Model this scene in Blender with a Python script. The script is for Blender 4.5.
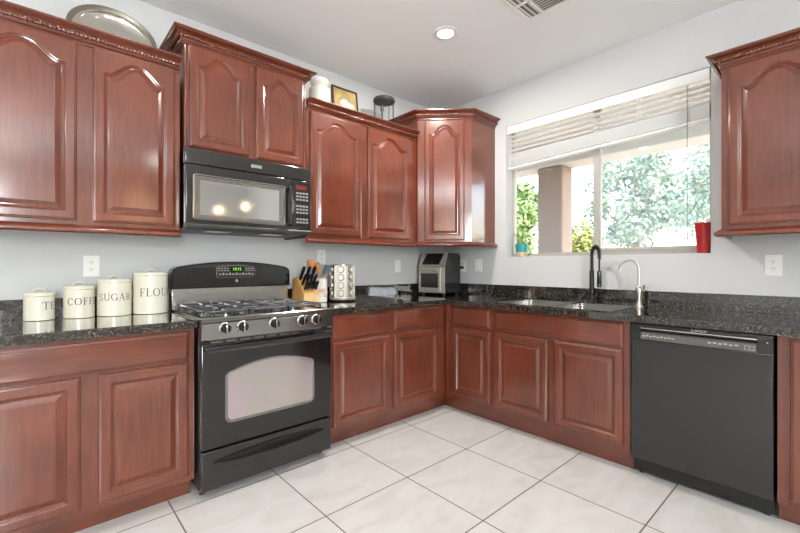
import bpy, bmesh, math, random
from math import sin, cos, pi, radians
from mathutils import Vector, Matrix

random.seed(7)
for o in list(bpy.data.objects):
    bpy.data.objects.remove(o)
SC = bpy.context.scene
COL = SC.collection

# ------------------------------------------------------------------ camera
cam_d = bpy.data.cameras.new('camera')
cam = bpy.data.objects.new('camera', cam_d); COL.objects.link(cam)
cam_d.sensor_width = 36.0
cam_d.lens = 404.48 / 800 * 36.0
cam_d.shift_y = -0.77 / 800
cam_d.clip_start = 0.02
cam.location = (-3.153, -2.8604, 1.1911)
cam.rotation_euler = (radians(90), 0, radians(47.945 - 90))
SC.camera = cam

# ------------------------------------------------------------------ world, sun, large area lights, exposure
w = bpy.data.worlds.new('sky'); SC.world = w; w.use_nodes = True
nt = w.node_tree; nt.nodes.clear()
sky = nt.nodes.new('ShaderNodeTexSky'); sky.sky_type = 'NISHITA'; sky.sun_disc = False
sky.sun_elevation = radians(42); sky.sun_rotation = radians(200); sky.dust_density = 3.0; sky.air_density = 1.2
bg = nt.nodes.new('ShaderNodeBackground'); bg.inputs[1].default_value = 2.1
wo = nt.nodes.new('ShaderNodeOutputWorld')
nt.links.new(sky.outputs[0], bg.inputs[0]); nt.links.new(bg.outputs[0], wo.inputs[0])

def light(name, kind, loc, energy, color=(1, 1, 1), **kw):
    d = bpy.data.lights.new(name, kind); d.energy = energy; d.color = color
    o = bpy.data.objects.new(name, d); COL.objects.link(o); o.location = loc
    rot = kw.pop('rot', None)
    if rot: o.rotation_euler = rot
    for k, v in kw.items(): setattr(d, k, v)
    return o
SUN = light('sun', 'SUN', (0, 0, 8), 3.2, (1.0, 0.95, 0.86), rot=(radians(48), 0, radians(-62)), angle=radians(0.6))
# added cool fill panels inside the closed walls; no glazing is built there
light('fill_back', 'AREA', (-4.08, -5.9, 1.68), 155, (0.89, 0.955, 1.0), rot=(radians(100), 0, 0), shape='RECTANGLE', size=1.0, size_y=1.5)
light('fill_side', 'AREA', (-6.4, -2.6, 1.45), 5, (0.90, 0.96, 1.0), rot=(radians(114), 0, radians(-90)), shape='RECTANGLE', size=3.0, size_y=2.3)
# added up-facing fill behind the camera, brightens the ceiling; no lamp is built
light('ceiling_fill', 'AREA', (-4.3, -4.2, 1.75), 98, (0.93, 0.97, 1.0), rot=(radians(180), 0, 0), shape='DISK', size=.35)
# portal in the window over the sink: guides the sky's own light through it
PORTAL = light('sky_portal', 'AREA', (0.16, -1.54, 1.86), 1, rot=(radians(90), 0, radians(90)), shape='RECTANGLE', size=1.48, size_y=1.16)
PORTAL.data.cycles.is_portal = True

vs = SC.view_settings
SC.display_settings.display_device = 'sRGB'
vs.view_transform = 'Standard'; vs.look = 'None'; vs.gamma = 1.0; vs.exposure = 0.16; vs.use_curve_mapping = False
SC.cycles.use_denoising = True
SC.cycles.max_bounces = 10; SC.cycles.transparent_max_bounces = 24

# ------------------------------------------------------------------ materials
def srgb(r, g, b):
    f = lambda c: (c / 255 / 12.92) if c / 255 <= 0.04045 else ((c / 255 + 0.055) / 1.055) ** 2.4
    return (f(r), f(g), f(b), 1.0)

def M(name, col, rough=0.5, metal=0.0, coat=0.0, bump=0.0, bscale=50, var=0.0, vscale=6, vmap=(1, 1, 1), col2=None, emis=0, spec=None, trans=0, coat_rough=0.08):
    m = bpy.data.materials.new(name); m.use_nodes = True
    n = m.node_tree.nodes; L = m.node_tree.links; p = n['Principled BSDF']
    c = srgb(*col)
    p.inputs['Base Color'].default_value = c
    p.inputs['Roughness'].default_value = rough; p.inputs['Metallic'].default_value = metal
    p.inputs['Coat Weight'].default_value = coat; p.inputs['Coat Roughness'].default_value = coat_rough
    if spec is not None: p.inputs['Specular IOR Level'].default_value = spec
    if trans: p.inputs['Transmission Weight'].default_value = trans
    tc = n.new('ShaderNodeTexCoord')
    if col2 is not None or var:
        mp = n.new('ShaderNodeMapping'); mp.inputs['Scale'].default_value = vmap
        L.new(tc.outputs['Object'], mp.inputs[0])
        ns = n.new('ShaderNodeTexNoise'); ns.inputs['Scale'].default_value = vscale; ns.inputs['Detail'].default_value = 5
        L.new(mp.outputs[0], ns.inputs['Vector'])
        rp = n.new('ShaderNodeValToRGB'); rp.color_ramp.elements[0].position = 0.35; rp.color_ramp.elements[1].position = 0.68
        c2 = srgb(*col2) if col2 else tuple(min(1, x * (1 + var)) for x in c[:3]) + (1,)
        rp.color_ramp.elements[0].color = c; rp.color_ramp.elements[1].color = c2
        L.new(ns.outputs['Fac'], rp.inputs[0]); L.new(rp.outputs[0], p.inputs['Base Color'])
    if bump:
        nb = n.new('ShaderNodeTexNoise'); nb.inputs['Scale'].default_value = bscale; nb.inputs['Detail'].default_value = 2
        L.new(tc.outputs['Object'], nb.inputs['Vector'])
        b = n.new('ShaderNodeBump'); b.inputs['Strength'].default_value = bump; b.inputs['Distance'].default_value = 0.004
        L.new(nb.outputs['Fac'], b.inputs['Height']); L.new(b.outputs[0], p.inputs['Normal'])
    if emis:
        p.inputs['Emission Color'].default_value = c; p.inputs['Emission Strength'].default_value = emis
    return m

def wood(name, dark, light_, vmap, rough=0.3):
    m = bpy.data.materials.new(name); m.use_nodes = True
    n = m.node_tree.nodes; L = m.node_tree.links; p = n['Principled BSDF']
    tc = n.new('ShaderNodeTexCoord'); mp = n.new('ShaderNodeMapping'); mp.inputs['Scale'].default_value = vmap
    L.new(tc.outputs['Object'], mp.inputs[0])
    a = n.new('ShaderNodeTexNoise'); a.inputs['Scale'].default_value = 5; a.inputs['Detail'].default_value = 8; a.inputs['Roughness'].default_value = 0.6
    L.new(mp.outputs[0], a.inputs['Vector'])
    b = n.new('ShaderNodeTexNoise'); b.inputs['Scale'].default_value = 3.5; b.inputs['Detail'].default_value = 3
    L.new(tc.outputs['Object'], b.inputs['Vector'])
    ad = n.new('ShaderNodeMath'); ad.operation = 'MULTIPLY_ADD'; ad.inputs[1].default_value = 0.5
    L.new(a.outputs['Fac'], ad.inputs[0])
    h = n.new('ShaderNodeMath'); h.operation = 'MULTIPLY'; h.inputs[1].default_value = 0.5
    L.new(b.outputs['Fac'], h.inputs[0]); L.new(h.outputs[0], ad.inputs[2])
    rp = n.new('ShaderNodeValToRGB'); rp.color_ramp.elements[0].position = 0.32; rp.color_ramp.elements[1].position = 0.68
    rp.color_ramp.elements[0].color = srgb(*dark); rp.color_ramp.elements[1].color = srgb(*light_)
    L.new(ad.outputs[0], rp.inputs[0]); L.new(rp.outputs[0], p.inputs['Base Color'])
    p.inputs['Roughness'].default_value = rough; p.inputs['Specular IOR Level'].default_value = 0.2
    p.inputs['Coat Weight'].default_value = 1.0; p.inputs['Coat IOR'].default_value = 1.62; p.inputs['Coat Roughness'].default_value = 0.12
    return m

WOOD = wood('cherry_wood', (80, 35, 21), (120, 59, 38), (14, 14, 1.2))
WOODH = wood('cherry_wood_across', (80, 35, 21), (120, 59, 38), (1.2, 1.2, 14))
WALL = M('wall_paint', (203, 203, 202), 0.85, bump=0.25, bscale=140)
CEIL = M('ceiling_paint', (240, 240, 239), 0.9, bump=0.2, bscale=120)
WHITE = M('white_plastic', (236, 234, 228), 0.35)
BLIND = M('blind_slat', (238, 238, 236), 0.45)
FRAME = M('window_aluminium', (176, 172, 164), 0.45, metal=0.2)
BLACK = M('black_enamel', (14, 14, 15), 0.1, coat=0.5)
BLACKM = M('black_plastic', (18, 18, 19), 0.35)
APPL = M('black_appliance_front', (30, 29, 29), 0.17, coat=0.4, bump=0.03, bscale=80)
DARKGAP = M('dark_recess', (10, 10, 10), 0.7)
STEEL = M('brushed_steel', (186, 184, 180), 0.24, metal=1.0, var=0.15, vscale=8, vmap=(1, 1, 60))
STEELD = M('dark_polished_steel', (150, 148, 146), 0.16, metal=1.0)
SATIN = M('satin_steel', (214, 208, 196), 0.42, metal=0.75)
NICKEL = M('satin_nickel', (205, 198, 186), 0.3, metal=1.0)
IRON = M('cast_iron_glaze', (74, 74, 77), 0.22, coat=0.3)
SILVER = M('hammered_silver', (210, 206, 198), 0.2, metal=1.0, bump=1.0, bscale=20)
PEWTER = M('pewter_rim', (128, 122, 108), 0.4, metal=0.7)
CREAM = M('cream_enamel', (233, 227, 207), 0.28, coat=0.3)
INK = M('grey_ink', (88, 82, 84), 0.6)
CERAM = M('white_ceramic', (226, 222, 212), 0.3, coat=0.3)
PRINT = M('faded_print', (226, 222, 216), 0.4, col2=(196, 160, 128), vscale=22)
BLOCK = M('maple_block', (196, 140, 72), 0.45, col2=(216, 164, 96), vscale=10, vmap=(1, 8, 1))
BLOCKF = M('maple_end_grain', (226, 192, 142), 0.5, col2=(214, 176, 124), vscale=30)
SPOON = M('beech_wood', (206, 142, 78), 0.5, col2=(188, 120, 60), vscale=12)
SILIC = M('grey_silicone', (84, 92, 100), 0.45)
RED = M('red_plastic', (190, 44, 48), 0.35)
TEAL = M('teal_glaze', (54, 146, 150), 0.3)
TAN = M('bare_clay', (214, 190, 158), 0.7)
LEAFS = M('pot_leaf', (120, 172, 84), 0.5)
GLYPH = M('pale_marking', (176, 174, 170), 0.5)
GREYSTRIP = M('grey_control_strip', (86, 82, 78), 0.35)
KEYS = M('keypad_print', (150, 148, 146), 0.5)
LCD = M('green_digits', (120, 210, 60), 0.4, emis=1.2)
LCDBACK = M('display_glass', (16, 24, 16), 0.12)
STUCCO = M('stucco', (132, 120, 112), 0.9, bump=0.5, bscale=60)
PATIO = M('patio_paint', (176, 176, 174), 0.8)
GROUND = M('gravel_yard', (180, 160, 136), 0.95, var=0.3, vscale=4)
BARK = M('bark', (92, 74, 58), 0.9, var=0.4, vscale=9)
LEAF1 = M('leaf_bright', (70, 104, 52), 0.6, col2=(108, 136, 74), vscale=3)
LEAF2 = M('leaf_olive', (112, 128, 58), 0.6, col2=(146, 150, 76), vscale=3)
LEAF3 = M('leaf_deep', (84, 120, 98), 0.6, col2=(140, 156, 132), vscale=3)
PAINTING = M('canvas_paint', (150, 124, 66), 0.6, col2=(186, 164, 112), vscale=9)
PAINTW = M('canvas_pale', (214, 206, 194), 0.6, col2=(160, 160, 164), vscale=40)
FRAMEW = M('dark_frame_wood', (70, 44, 30), 0.4)
LAMPLENS = M('lamp_lens', (255, 250, 240), 0.4, emis=22)
GREYMETAL = M('weathered_zinc', (78, 78, 76), 0.45, metal=0.6)
OVENGLASS = M('mirrored_oven_glass', (196, 192, 184), 0.12, metal=0.9, col2=(206, 186, 200), vscale=5)
MWGLASS = M('mirrored_microwave_glass', (196, 197, 196), 0.07, metal=0.9)

def glass(name, tint=(1, 1, 1), haze=0.0, hazecol=(0.75, 0.85, 0.9), ior=1.45):
    m = bpy.data.materials.new(name); m.use_nodes = True
    n = m.node_tree.nodes; L = m.node_tree.links; n.clear()
    out = n.new('ShaderNodeOutputMaterial'); t = n.new('ShaderNodeBsdfTransparent'); t.inputs[0].default_value = (*tint, 1)
    g = n.new('ShaderNodeBsdfGlossy'); g.inputs['Roughness'].default_value = 0.02
    f = n.new('ShaderNodeFresnel'); f.inputs[0].default_value = ior
    mx = n.new('ShaderNodeMixShader'); L.new(f.outputs[0], mx.inputs[0]); L.new(t.outputs[0], mx.inputs[1]); L.new(g.outputs[0], mx.inputs[2])
    last = mx
    if haze:
        d = n.new('ShaderNodeBsdfDiffuse'); d.inputs[0].default_value = (*hazecol, 1)
        tr = n.new('ShaderNodeBsdfTranslucent'); tr.inputs[0].default_value = (*hazecol, 1)
        md = n.new('ShaderNodeMixShader'); md.inputs[0].default_value = 0.5; L.new(d.outputs[0], md.inputs[1]); L.new(tr.outputs[0], md.inputs[2])
        m2 = n.new('ShaderNodeMixShader'); m2.inputs[0].default_value = haze; L.new(mx.outputs[0], m2.inputs[1]); L.new(md.outputs[0], m2.inputs[2]); last = m2
    L.new(last.outputs[0], out.inputs[0])
    return m
GLASS = glass('window_glass')
SCREEN = glass('insect_screen', haze=0.30, hazecol=(0.50, 0.62, 0.68), ior=1.0001)
JARGLASS = glass('lantern_glass', tint=(0.93, 0.95, 0.95), ior=1.08)

def granite():
    m = bpy.data.materials.new('black_granite'); m.use_nodes = True
    n = m.node_tree.nodes; L = m.node_tree.links; p = n['Principled BSDF']
    tc = n.new('ShaderNodeTexCoord')
    v = n.new('ShaderNodeTexVoronoi'); v.inputs['Scale'].default_value = 280; L.new(tc.outputs['Object'], v.inputs['Vector'])
    rp = n.new('ShaderNodeValToRGB'); e = rp.color_ramp.elements
    e[0].position = 0.0; e[0].color = srgb(11, 11, 12); e[1].position = 1.0; e[1].color = srgb(150, 138, 118)
    for pos, c in ((0.64, (16, 16, 17)), (0.76, (52, 46, 40)), (0.88, (92, 76, 56)), (0.94, (40, 40, 42))):
        k = e.new(pos); k.color = srgb(*c)
    sp = n.new('ShaderNodeSeparateColor'); L.new(v.outputs['Color'], sp.inputs[0]); L.new(sp.outputs[0], rp.inputs[0])
    L.new(rp.outputs[0], p.inputs['Base Color'])
    p.inputs['Roughness'].default_value = 0.05; p.inputs['Specular IOR Level'].default_value = 0.5; p.inputs['Coat Weight'].default_value = 0.8; p.inputs['Coat IOR'].default_value = 1.7; p.inputs['Coat Roughness'].default_value = 0.02
    return m
GRANITE = granite()

def tiles():
    m = bpy.data.materials.new('floor_tile'); m.use_nodes = True
    n = m.node_tree.nodes; L = m.node_tree.links; p = n['Principled BSDF']
    geo = n.new('ShaderNodeNewGeometry'); sx = n.new('ShaderNodeSeparateXYZ'); L.new(geo.outputs['Position'], sx.inputs[0])
    def mth(op, a, b=None, c=None):
        k = n.new('ShaderNodeMath'); k.operation = op
        for i, x in enumerate((a, b, c)):
            if x is None: continue
            if isinstance(x, (int, float)): k.inputs[i].default_value = x
            else: L.new(x, k.inputs[i])
        return k.outputs[0]
    def edge(out, off, per):
        u = mth('DIVIDE', mth('SUBTRACT', out, off), per)
        fr = mth('FRACT', u)
        d = mth('MINIMUM', fr, mth('SUBTRACT', 1.0, fr))
        return mth('MULTIPLY', d, per), mth('FLOOR', u)
    dx, ix = edge(sx.outputs[0], -0.545, 0.527); dy, iy = edge(sx.outputs[1], -0.677, 0.520)
    d = mth('MINIMUM', dx, dy)
    g = mth('LESS_THAN', d, 0.0032)
    cell = n.new('ShaderNodeCombineXYZ'); L.new(ix, cell.inputs[0]); L.new(iy, cell.inputs[1])
    wn = n.new('ShaderNodeTexWhiteNoise'); L.new(cell.outputs[0], wn.inputs[0])
    sc_ = n.new('ShaderNodeVectorMath'); sc_.operation = 'SCALE'; sc_.inputs['Scale'].default_value = 9; L.new(wn.outputs['Color'], sc_.inputs[0])
    ad = n.new('ShaderNodeVectorMath'); ad.operation = 'ADD'; L.new(geo.outputs['Position'], ad.inputs[0]); L.new(sc_.outputs[0], ad.inputs[1])
    mp = n.new('ShaderNodeMapping'); mp.inputs['Scale'].default_value = (1.0, 2.2, 1); L.new(ad.outputs[0], mp.inputs[0])
    ns = n.new('ShaderNodeTexNoise'); ns.inputs['Scale'].default_value = 3.2; ns.inputs['Detail'].default_value = 7; ns.inputs['Distortion'].default_value = 1.2
    L.new(mp.outputs[0], ns.inputs['Vector'])
    rp = n.new('ShaderNodeValToRGB'); e = rp.color_ramp.elements
    e[0].position = 0.3; e[0].color = srgb(203, 199, 195); e[1].position = 0.75; e[1].color = srgb(215, 214, 212)
    k = e.new(0.5); k.color = srgb(211, 208, 204)
    L.new(ns.outputs['Fac'], rp.inputs[0])
    mx = n.new('ShaderNodeMix'); mx.data_type = 'RGBA'
    L.new(g, mx.inputs['Factor']); L.new(rp.outputs[0], mx.inputs['A']); mx.inputs['B'].default_value = srgb(104, 94, 86)
    L.new(mx.outputs['Result'], p.inputs['Base Color'])
    rr = mth('MULTIPLY_ADD', g, 0.5, 0.2); L.new(rr, p.inputs['Roughness'])
    b = n.new('ShaderNodeBump'); b.inputs['Strength'].default_value = 0.5; b.inputs['Distance'].default_value = 0.003
    L.new(mth('SUBTRACT', 1.0, g), b.inputs['Height']); L.new(b.outputs[0], p.inputs['Normal'])
    return m
TILE = tiles()

# ------------------------------------------------------------------ mesh helpers
class MB:
    def __init__(s): s.v = []; s.f = []; s.bev = False
    def add(s, v, f):
        k = len(s.v); s.v += [tuple(p) for p in v]; s.f += [tuple(i + k for i in q) for q in f]; return s
    def box(s, a, b, bev=0.0, seg=2, rz=0.0, piv=None):
        bm = bmesh.new(); bmesh.ops.create_cube(bm, size=1)
        c = [(a[i] + b[i]) / 2 for i in range(3)]; d = [abs(b[i] - a[i]) for i in range(3)]
        for q in bm.verts: q.co = Vector((q.co.x * d[0] + c[0], q.co.y * d[1] + c[1], q.co.z * d[2] + c[2]))
        if bev: s.bev = True
        if bev: bmesh.ops.bevel(bm, geom=bm.edges[:], offset=min(bev, min(d) * 0.45), segments=seg, profile=0.5, affect='EDGES')
        if rz:
            m = Matrix.Rotation(rz, 4, 'Z'); pv = Vector(piv or c)
            for q in bm.verts: q.co = m @ (q.co - pv) + pv
        s.bm(bm); return s
    def bm(s, bm):
        bm.verts.index_update()
        s.add([q.co[:] for q in bm.verts], [[q.index for q in f.verts] for f in bm.faces]); bm.free()
    def loops(s, ls, cap0=False, cap1=False, closed=True):
        n = len(ls[0]); k = len(s.v)
        for l in ls: s.v += [tuple(p) for p in l]
        m = n if closed else n - 1
        for i in range(len(ls) - 1):
            for j in range(m):
                a = k + i * n + j; b = k + i * n + (j + 1) % n
                s.f.append((a, b, b + n, a + n))
        if cap0: s.f.append(tuple(k + j for j in range(n))[::-1])
        if cap1: s.f.append(tuple(k + (len(ls) - 1) * n + j for j in range(n)))
        return s
    def lathe(s, prof, c=(0, 0, 0), n=32, sx=1.0, sy=1.0, axis='z', cap=True):
        ls = []
        for r, h in prof:
            l = []
            for i in range(n):
                t = 2 * pi * i / n; x, y = r * sx * cos(t), r * sy * sin(t)
                p = {'z': (x, y, h), 'y': (x, -h, y), 'x': (-h, x, -y) }[axis]   # 'y': points to -y, 'x': points to -x
                l.append((p[0] + c[0], p[1] + c[1], p[2] + c[2]))
            ls.append(l)
        return s.loops(ls, cap, cap)
    def tube(s, pts, r, n=10, caps=True):
        pts = [Vector(p) for p in pts]; rs = r if isinstance(r, (list, tuple)) else [r] * len(pts)
        up = None; ls = []
        for i, p in enumerate(pts):
            t = (pts[min(i + 1, len(pts) - 1)] - pts[max(i - 1, 0)]).normalized()
            if up is None:
                up = Vector((0, 0, 1)) if abs(t.z) < 0.9 else Vector((1, 0, 0))
            x = up - t * up.dot(t); x.normalize(); y = t.cross(x); up = x
            ls.append([p + (x * cos(2 * pi * k / n) + y * sin(2 * pi * k / n)) * rs[i] for k in range(n)])
        return s.loops(ls, caps, caps)
    def prism(s, poly, lo, hi, plane='xz'):
        f = {'xz': lambda a, b, c: (a, c, b), 'yz': lambda a, b, c: (c, a, b), 'xy': lambda a, b, c: (a, b, c)}[plane]
        return s.loops([[f(a, b, lo) for a, b in poly], [f(a, b, hi) for a, b in poly]], True, True)
    def build(s, name, mat, parent=None, smooth=40, local=False):
        me = bpy.data.meshes.new(name)
        vv = s.v
        if parent is not None and not local:
            q = parent; off = Vector((0, 0, 0))
            while q is not None: off += q.location; q = q.parent
            vv = [(a - off.x, b - off.y, c - off.z) for a, b, c in s.v]
        me.from_pydata(vv, [], s.f)
        bm = bmesh.new(); bm.from_mesh(me); bmesh.ops.recalc_face_normals(bm, faces=bm.faces[:]); bm.to_mesh(me); bm.free()
        if s.bev: smooth = min(smooth, 20)      # keep the flat faces of bevelled boxes flat
        if smooth:
            me.polygons.foreach_set('use_smooth', [True] * len(me.polygons)); me.set_sharp_from_angle(angle=radians(smooth))
        me.materials.append(mat); me.update()
        o = bpy.data.objects.new(name, me); COL.objects.link(o)
        if parent is not None: o.parent = parent
        return o

def tag(o, label, cat, group=None):
    o['label'] = label; o['category'] = cat
    if group: o['group'] = group
    return o
def thing(name, label, cat, loc=(0, 0, 0), rz=0.0, group=None):
    o = bpy.data.objects.new(name, None); COL.objects.link(o); o.empty_display_size = 0.1
    o.location = loc; o.rotation_euler = (0, 0, rz)
    return tag(o, label, cat, group)
def struct(o): o['kind'] = 'structure'; return o
def box(a, b, bev=0.0, **k): return MB().box(a, b, bev, **k)
def text_mesh(body, size, name, mat, parent, mtx):
    cu = bpy.data.curves.new('lettering', 'FONT'); cu.body = body; cu.size = size; cu.extrude = 0.0004; cu.align_x = 'CENTER'; cu.align_y = 'CENTER'
    t = bpy.data.objects.new('lettering', cu); COL.objects.link(t)
    dg = bpy.context.evaluated_depsgraph_get(); me = bpy.data.meshes.new_from_object(t.evaluated_get(dg))
    bpy.data.objects.remove(t); bpy.data.curves.remove(cu)
    m = MB(); m.add([mtx @ v.co for v in me.vertices], [tuple(p.vertices) for p in me.polygons]); bpy.data.meshes.remove(me)
    return m.build(name, mat, parent, smooth=0)

# ------------------------------------------------------------------ the room shell
H = 2.79
WY0, WY1, WZ0, WZ1 = -2.282, -0.792, 1.272, 2.445      # window opening in the right wall
struct(box((-6.6, -6.1, -0.12), (0.15, 0.15, 0.0)).build('floor', TILE, smooth=0))
struct(box((-6.75, -6.25, H), (0.15, 0.15, H + 0.2)).build('ceiling', CEIL, smooth=0))
struct(box((-6.75, 0, 0), (0.15, 0.15, H)).build('wall_left', WALL, smooth=0))
mw = MB()
mw.box((0, -6.1, 0), (0.15, WY0, H)); mw.box((0, WY1, 0), (0.15, 0, H)); mw.box((0, WY0, 0), (0.15, WY1, WZ0)); mw.box((0, WY0, WZ1), (0.15, WY1, H))
struct(mw.build('wall_right', WALL, smooth=0))
struct(box((-6.75, -6.25, 0), (0.15, -6.1, H)).build('wall_back', WALL, smooth=0))
struct(box((-6.75, -6.1, 0), (-6.6, 0, H)).build('wall_front', WALL, smooth=0))

# window set into the right wall
win = box((0.10, WY0, WZ0), (0.14, WY0 + 0.012, WZ1)); win.box((0.10, WY1 - 0.022, WZ0), (0.14, WY1, WZ1))
win.box((0.10, WY0 + .012, WZ0), (0.14, WY1 - .022, WZ0 + 0.03)); win.box((0.10, WY0 + .012, WZ1 - 0.03), (0.14, WY1 - .022, WZ1))
wf = struct(win.build('window_1', FRAME, smooth=0))
def q(o, mb, name, mat, **k): return mb.build(name, mat, o, **k)
YM = -1.548
box((0.088, YM - 0.026, WZ0 + .002), (0.138, YM + 0.026, WZ1 - .002), 0.004).build('meeting_stile', FRAME, wf)
s = box((0.095, YM - 0.026, WZ0 + .03), (0.12, WY0 + .012, WZ0 + 0.055), 0.003); s.box((0.095, WY0 + .012, WZ0 + .055), (0.12, WY0 + .024, WZ1 - .03), 0.003)
s.build('sash', FRAME, wf)
box((0.116, YM + 0.026, WZ0 + .03), (0.12, WY1 - .022, WZ1 - .03)).build('glass_pane', GLASS, wf, smooth=0)
box((0.105, WY0 + .024, WZ0 + .055), (0.109, YM - .026, WZ1 - .03)).build('glass_pane', GLASS, wf, smooth=0)
sc = MB().add([(0.132, WY0 + .013, WZ0 + .03), (0.132, YM - .026, WZ0 + .03), (0.132, YM - .026, WZ1 - .03), (0.132, WY0 + .013, WZ1 - .03)], [(0, 1, 2, 3)])
sc.build('insect_screen', SCREEN, wf, smooth=0)

# ------------------------------------------------------------------ cabinet joinery
def F(O, U, N):
    O, U, N = Vector(O), Vector(U).normalized(), Vector(N).normalized()
    return lambda u, v, n: O + U * u + Vector((0, 0, v)) + N * n
NT = 33
def outline(wd, h, i, rise):
    x0, x1 = i, wd - i; pts = [(x0, i), (x1, i)]
    for k in range(NT):
        t = k / (NT - 1); x = x1 + (x0 - x1) * t
        z = h - i
        if rise:
            sft = min(1.0, abs(2 * t - 1) / 0.9)
            z = h - i - rise + rise * (0.5 + 0.5 * cos(pi * sft ** 1.2))
        pts.append((x, z))
    return pts
def door(parent, O, U, N, wd, h, rise=0.0, mat=None, name='door', inset=0.045):
    fr = F(O, U, N); mat = mat or WOOD
    prof = [(0, 0, 0), (0, .013, 0), (.003, .0165, 0), (.008, .0175, 0), (.011, .020, 0), (inset - .004, .020, rise), (inset, .0185, rise), (inset + .004, .014, rise), (inset + .009, .0125, rise), (inset + .012, .008, rise)]
    m = MB(); m.loops([[fr(u, v, n) for u, v in outline(wd, h, i, rs)] for i, n, rs in prof], True, False)
    d = m.build(name, mat, parent, smooth=14)
    pp = [(inset + .012, .008, rise), (inset + .016, .0085, rise), (inset + .034, .0165, rise), (inset + .037, .0185, rise)]
    m = MB(); m.loops([[fr(u, v, n) for u, v in outline(wd, h, i, rs)] for i, n, rs in pp], False, True)
    m.build('raised_panel', mat, d, smooth=14)
    return d
def drawer(parent, O, U, N, wd, h):
    fr = F(O, U, N)
    prof = [(0, 0), (0, .010), (.002, .0125), (.012, .0165), (.015, .0195), (.018, .020)]
    m = MB(); m.loops([[fr(u, v, n) for u, v in ((i, i), (wd - i, i), (wd - i, h - i), (i, h - i))] for i, n in prof], True, True)
    return m.build('drawer_front', WOODH, parent, smooth=14)
def offset_path(path, o):
    out = []
    for i, p in enumerate(path):
        ns = []
        for a, b in ((i - 1, i), (i, i + 1)):
            if a < 0 or b >= len(path): continue
            d = Vector(path[b]) - Vector(path[a]); d.normalize(); ns.append(Vector((d.y, -d.x)))
        if len(ns) == 1: nn = ns[0]
        else: nn = (ns[0] + ns[1]); nn = nn / (nn.dot(ns[0]))
        out.append((p[0] + nn.x * o, p[1] + nn.y * o))
    return out
def sweep(path, prof, z0):
    cols = [offset_path(path, o) for o, z in prof]
    ls = [[(cols[k][i][0], cols[k][i][1], z0 + prof[k][1]) for k in range(len(prof))] for i in range(len(path))]
    return MB().loops(ls, True, True)
CROWN = [(o * .86, z) for o, z in [(0.0, 0.0), (.006, 0), (.009, .003), (.009, .007), (.006, .010), (.006, .014), (.014, .018), (.021, .025), (.022, .027), (.022, .046), (.030, .047), (.034, .052), (.042, .057), (.054, .060), (.061, .063), (.064, .066), (.070, .0665), (.072, .069), (.072, .074), (.0, .074)]]
RAIL = [(0.0, .040), (.006, .040), (.012, .034), (.020, .028), (.027, .022), (.030, .014), (.028, .006), (.020, 0.0), (0.0, 0.0)]
def rope(path, o, z, r=.0088, lobes=3, pitch=.050):
    pl = [Vector((*p, z)) for p in offset_path(path, o)]
    ls = []
    for a, b in zip(pl[:-1], pl[1:]):
        d = b - a; Ln = d.length; t = d / Ln; up = Vector((0, 0, 1)); sd = t.cross(up)
        n = max(2, int(Ln / .0045)); m = 9
        for i in range(n + 1):
            ph = 2 * pi * (i / n * Ln) / pitch
            ring = []
            for k in range(m):
                an = 2 * pi * k / m; rr = r * (1 + .40 * cos(lobes * (an - ph)))
                ring.append(a + t * (Ln * i / n) + (sd * cos(an) + up * sin(an)) * rr)
            ls.append(ring)
    return MB().loops(ls, True, True)
def crown(parent, path, z0):
    c = sweep(path, CROWN, z0).build('crown_moulding', WOOD, parent, smooth=25)
    rope(path, .0265, z0 + .0365).build('rope_bead', WOOD, c, smooth=60)
def rail(parent, path, z0): return sweep(path, RAIL, z0).build('light_rail', WOOD, parent, smooth=50)

FY = -0.325     # face of the wall cabinets; doors stand 20 mm proud
A_ = (1, 0, 0); AN = (0, -1, 0); B_ = (0, -1, 0); BN = (-1, 0, 0)

# wall cabinet left of the microwave
X0, X1 = -3.46, -2.545
c = thing('wall_cabinet', 'two-door cherry wall cabinet left of the microwave, silver tray on top', 'cabinet', ((X0 + X1) / 2, -.16, 1.385), group='cherry wall cabinets')
box((X0, FY, 1.385), (X1, -.001, 2.30)).build('cabinet_box', WOOD, c, smooth=0)
door(c, (-3.400, FY, 1.412), A_, AN, .398, .876, .075); door(c, (-2.938, FY, 1.412), A_, AN, .366, .876, .075)
crown(c, [(X0, FY), (X1 - .002, FY)], 2.280); rail(c, [(X0, FY), (X1, FY)], 1.352)
# taller cabinet over the microwave
X0, X1 = -2.525, -1.757
c = thing('wall_cabinet', 'raised cherry wall cabinet above the black microwave', 'cabinet', ((X0 + X1) / 2, -.16, 1.850), group='cherry wall cabinets')
box((X0, FY, 1.850), (X1, -.001, 2.470)).build('cabinet_box', WOOD, c, smooth=0)
for xx in (X0, X1 - .016):
    MB().tube([(xx + .008, FY - .002, 1.875), (xx + .008, FY - .002, 2.452)], .008, 10).build('corner_bead', WOOD, c)
door(c, (-2.497, FY, 1.876), A_, AN, .345, .588, .065); door(c, (-2.108, FY, 1.876), A_, AN, .330, .588, .065)
crown(c, [(X0, -.001), (X0, FY), (X1, FY), (X1, -.001)], 2.458)
# wall cabinet right of the microwave
X0, X1 = -1.752, -.680
c = thing('wall_cabinet', 'two-door cherry wall cabinet between the microwave and the corner cabinet', 'cabinet', ((X0 + X1) / 2, -.16, 1.385), group='cherry wall cabinets')
box((X0, FY, 1.385), (X1, -.001, 2.30)).build('cabinet_box', WOOD, c, smooth=0)
door(c, (-1.720, FY, 1.412), A_, AN, .440, .866, .075); door(c, (-1.214, FY, 1.412), A_, AN, .450, .866, .075)
crown(c, [(X0 + .002, FY), (X1 - .001, FY)], 2.280); rail(c, [(X0, FY), (X1, FY)], 1.352)
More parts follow.
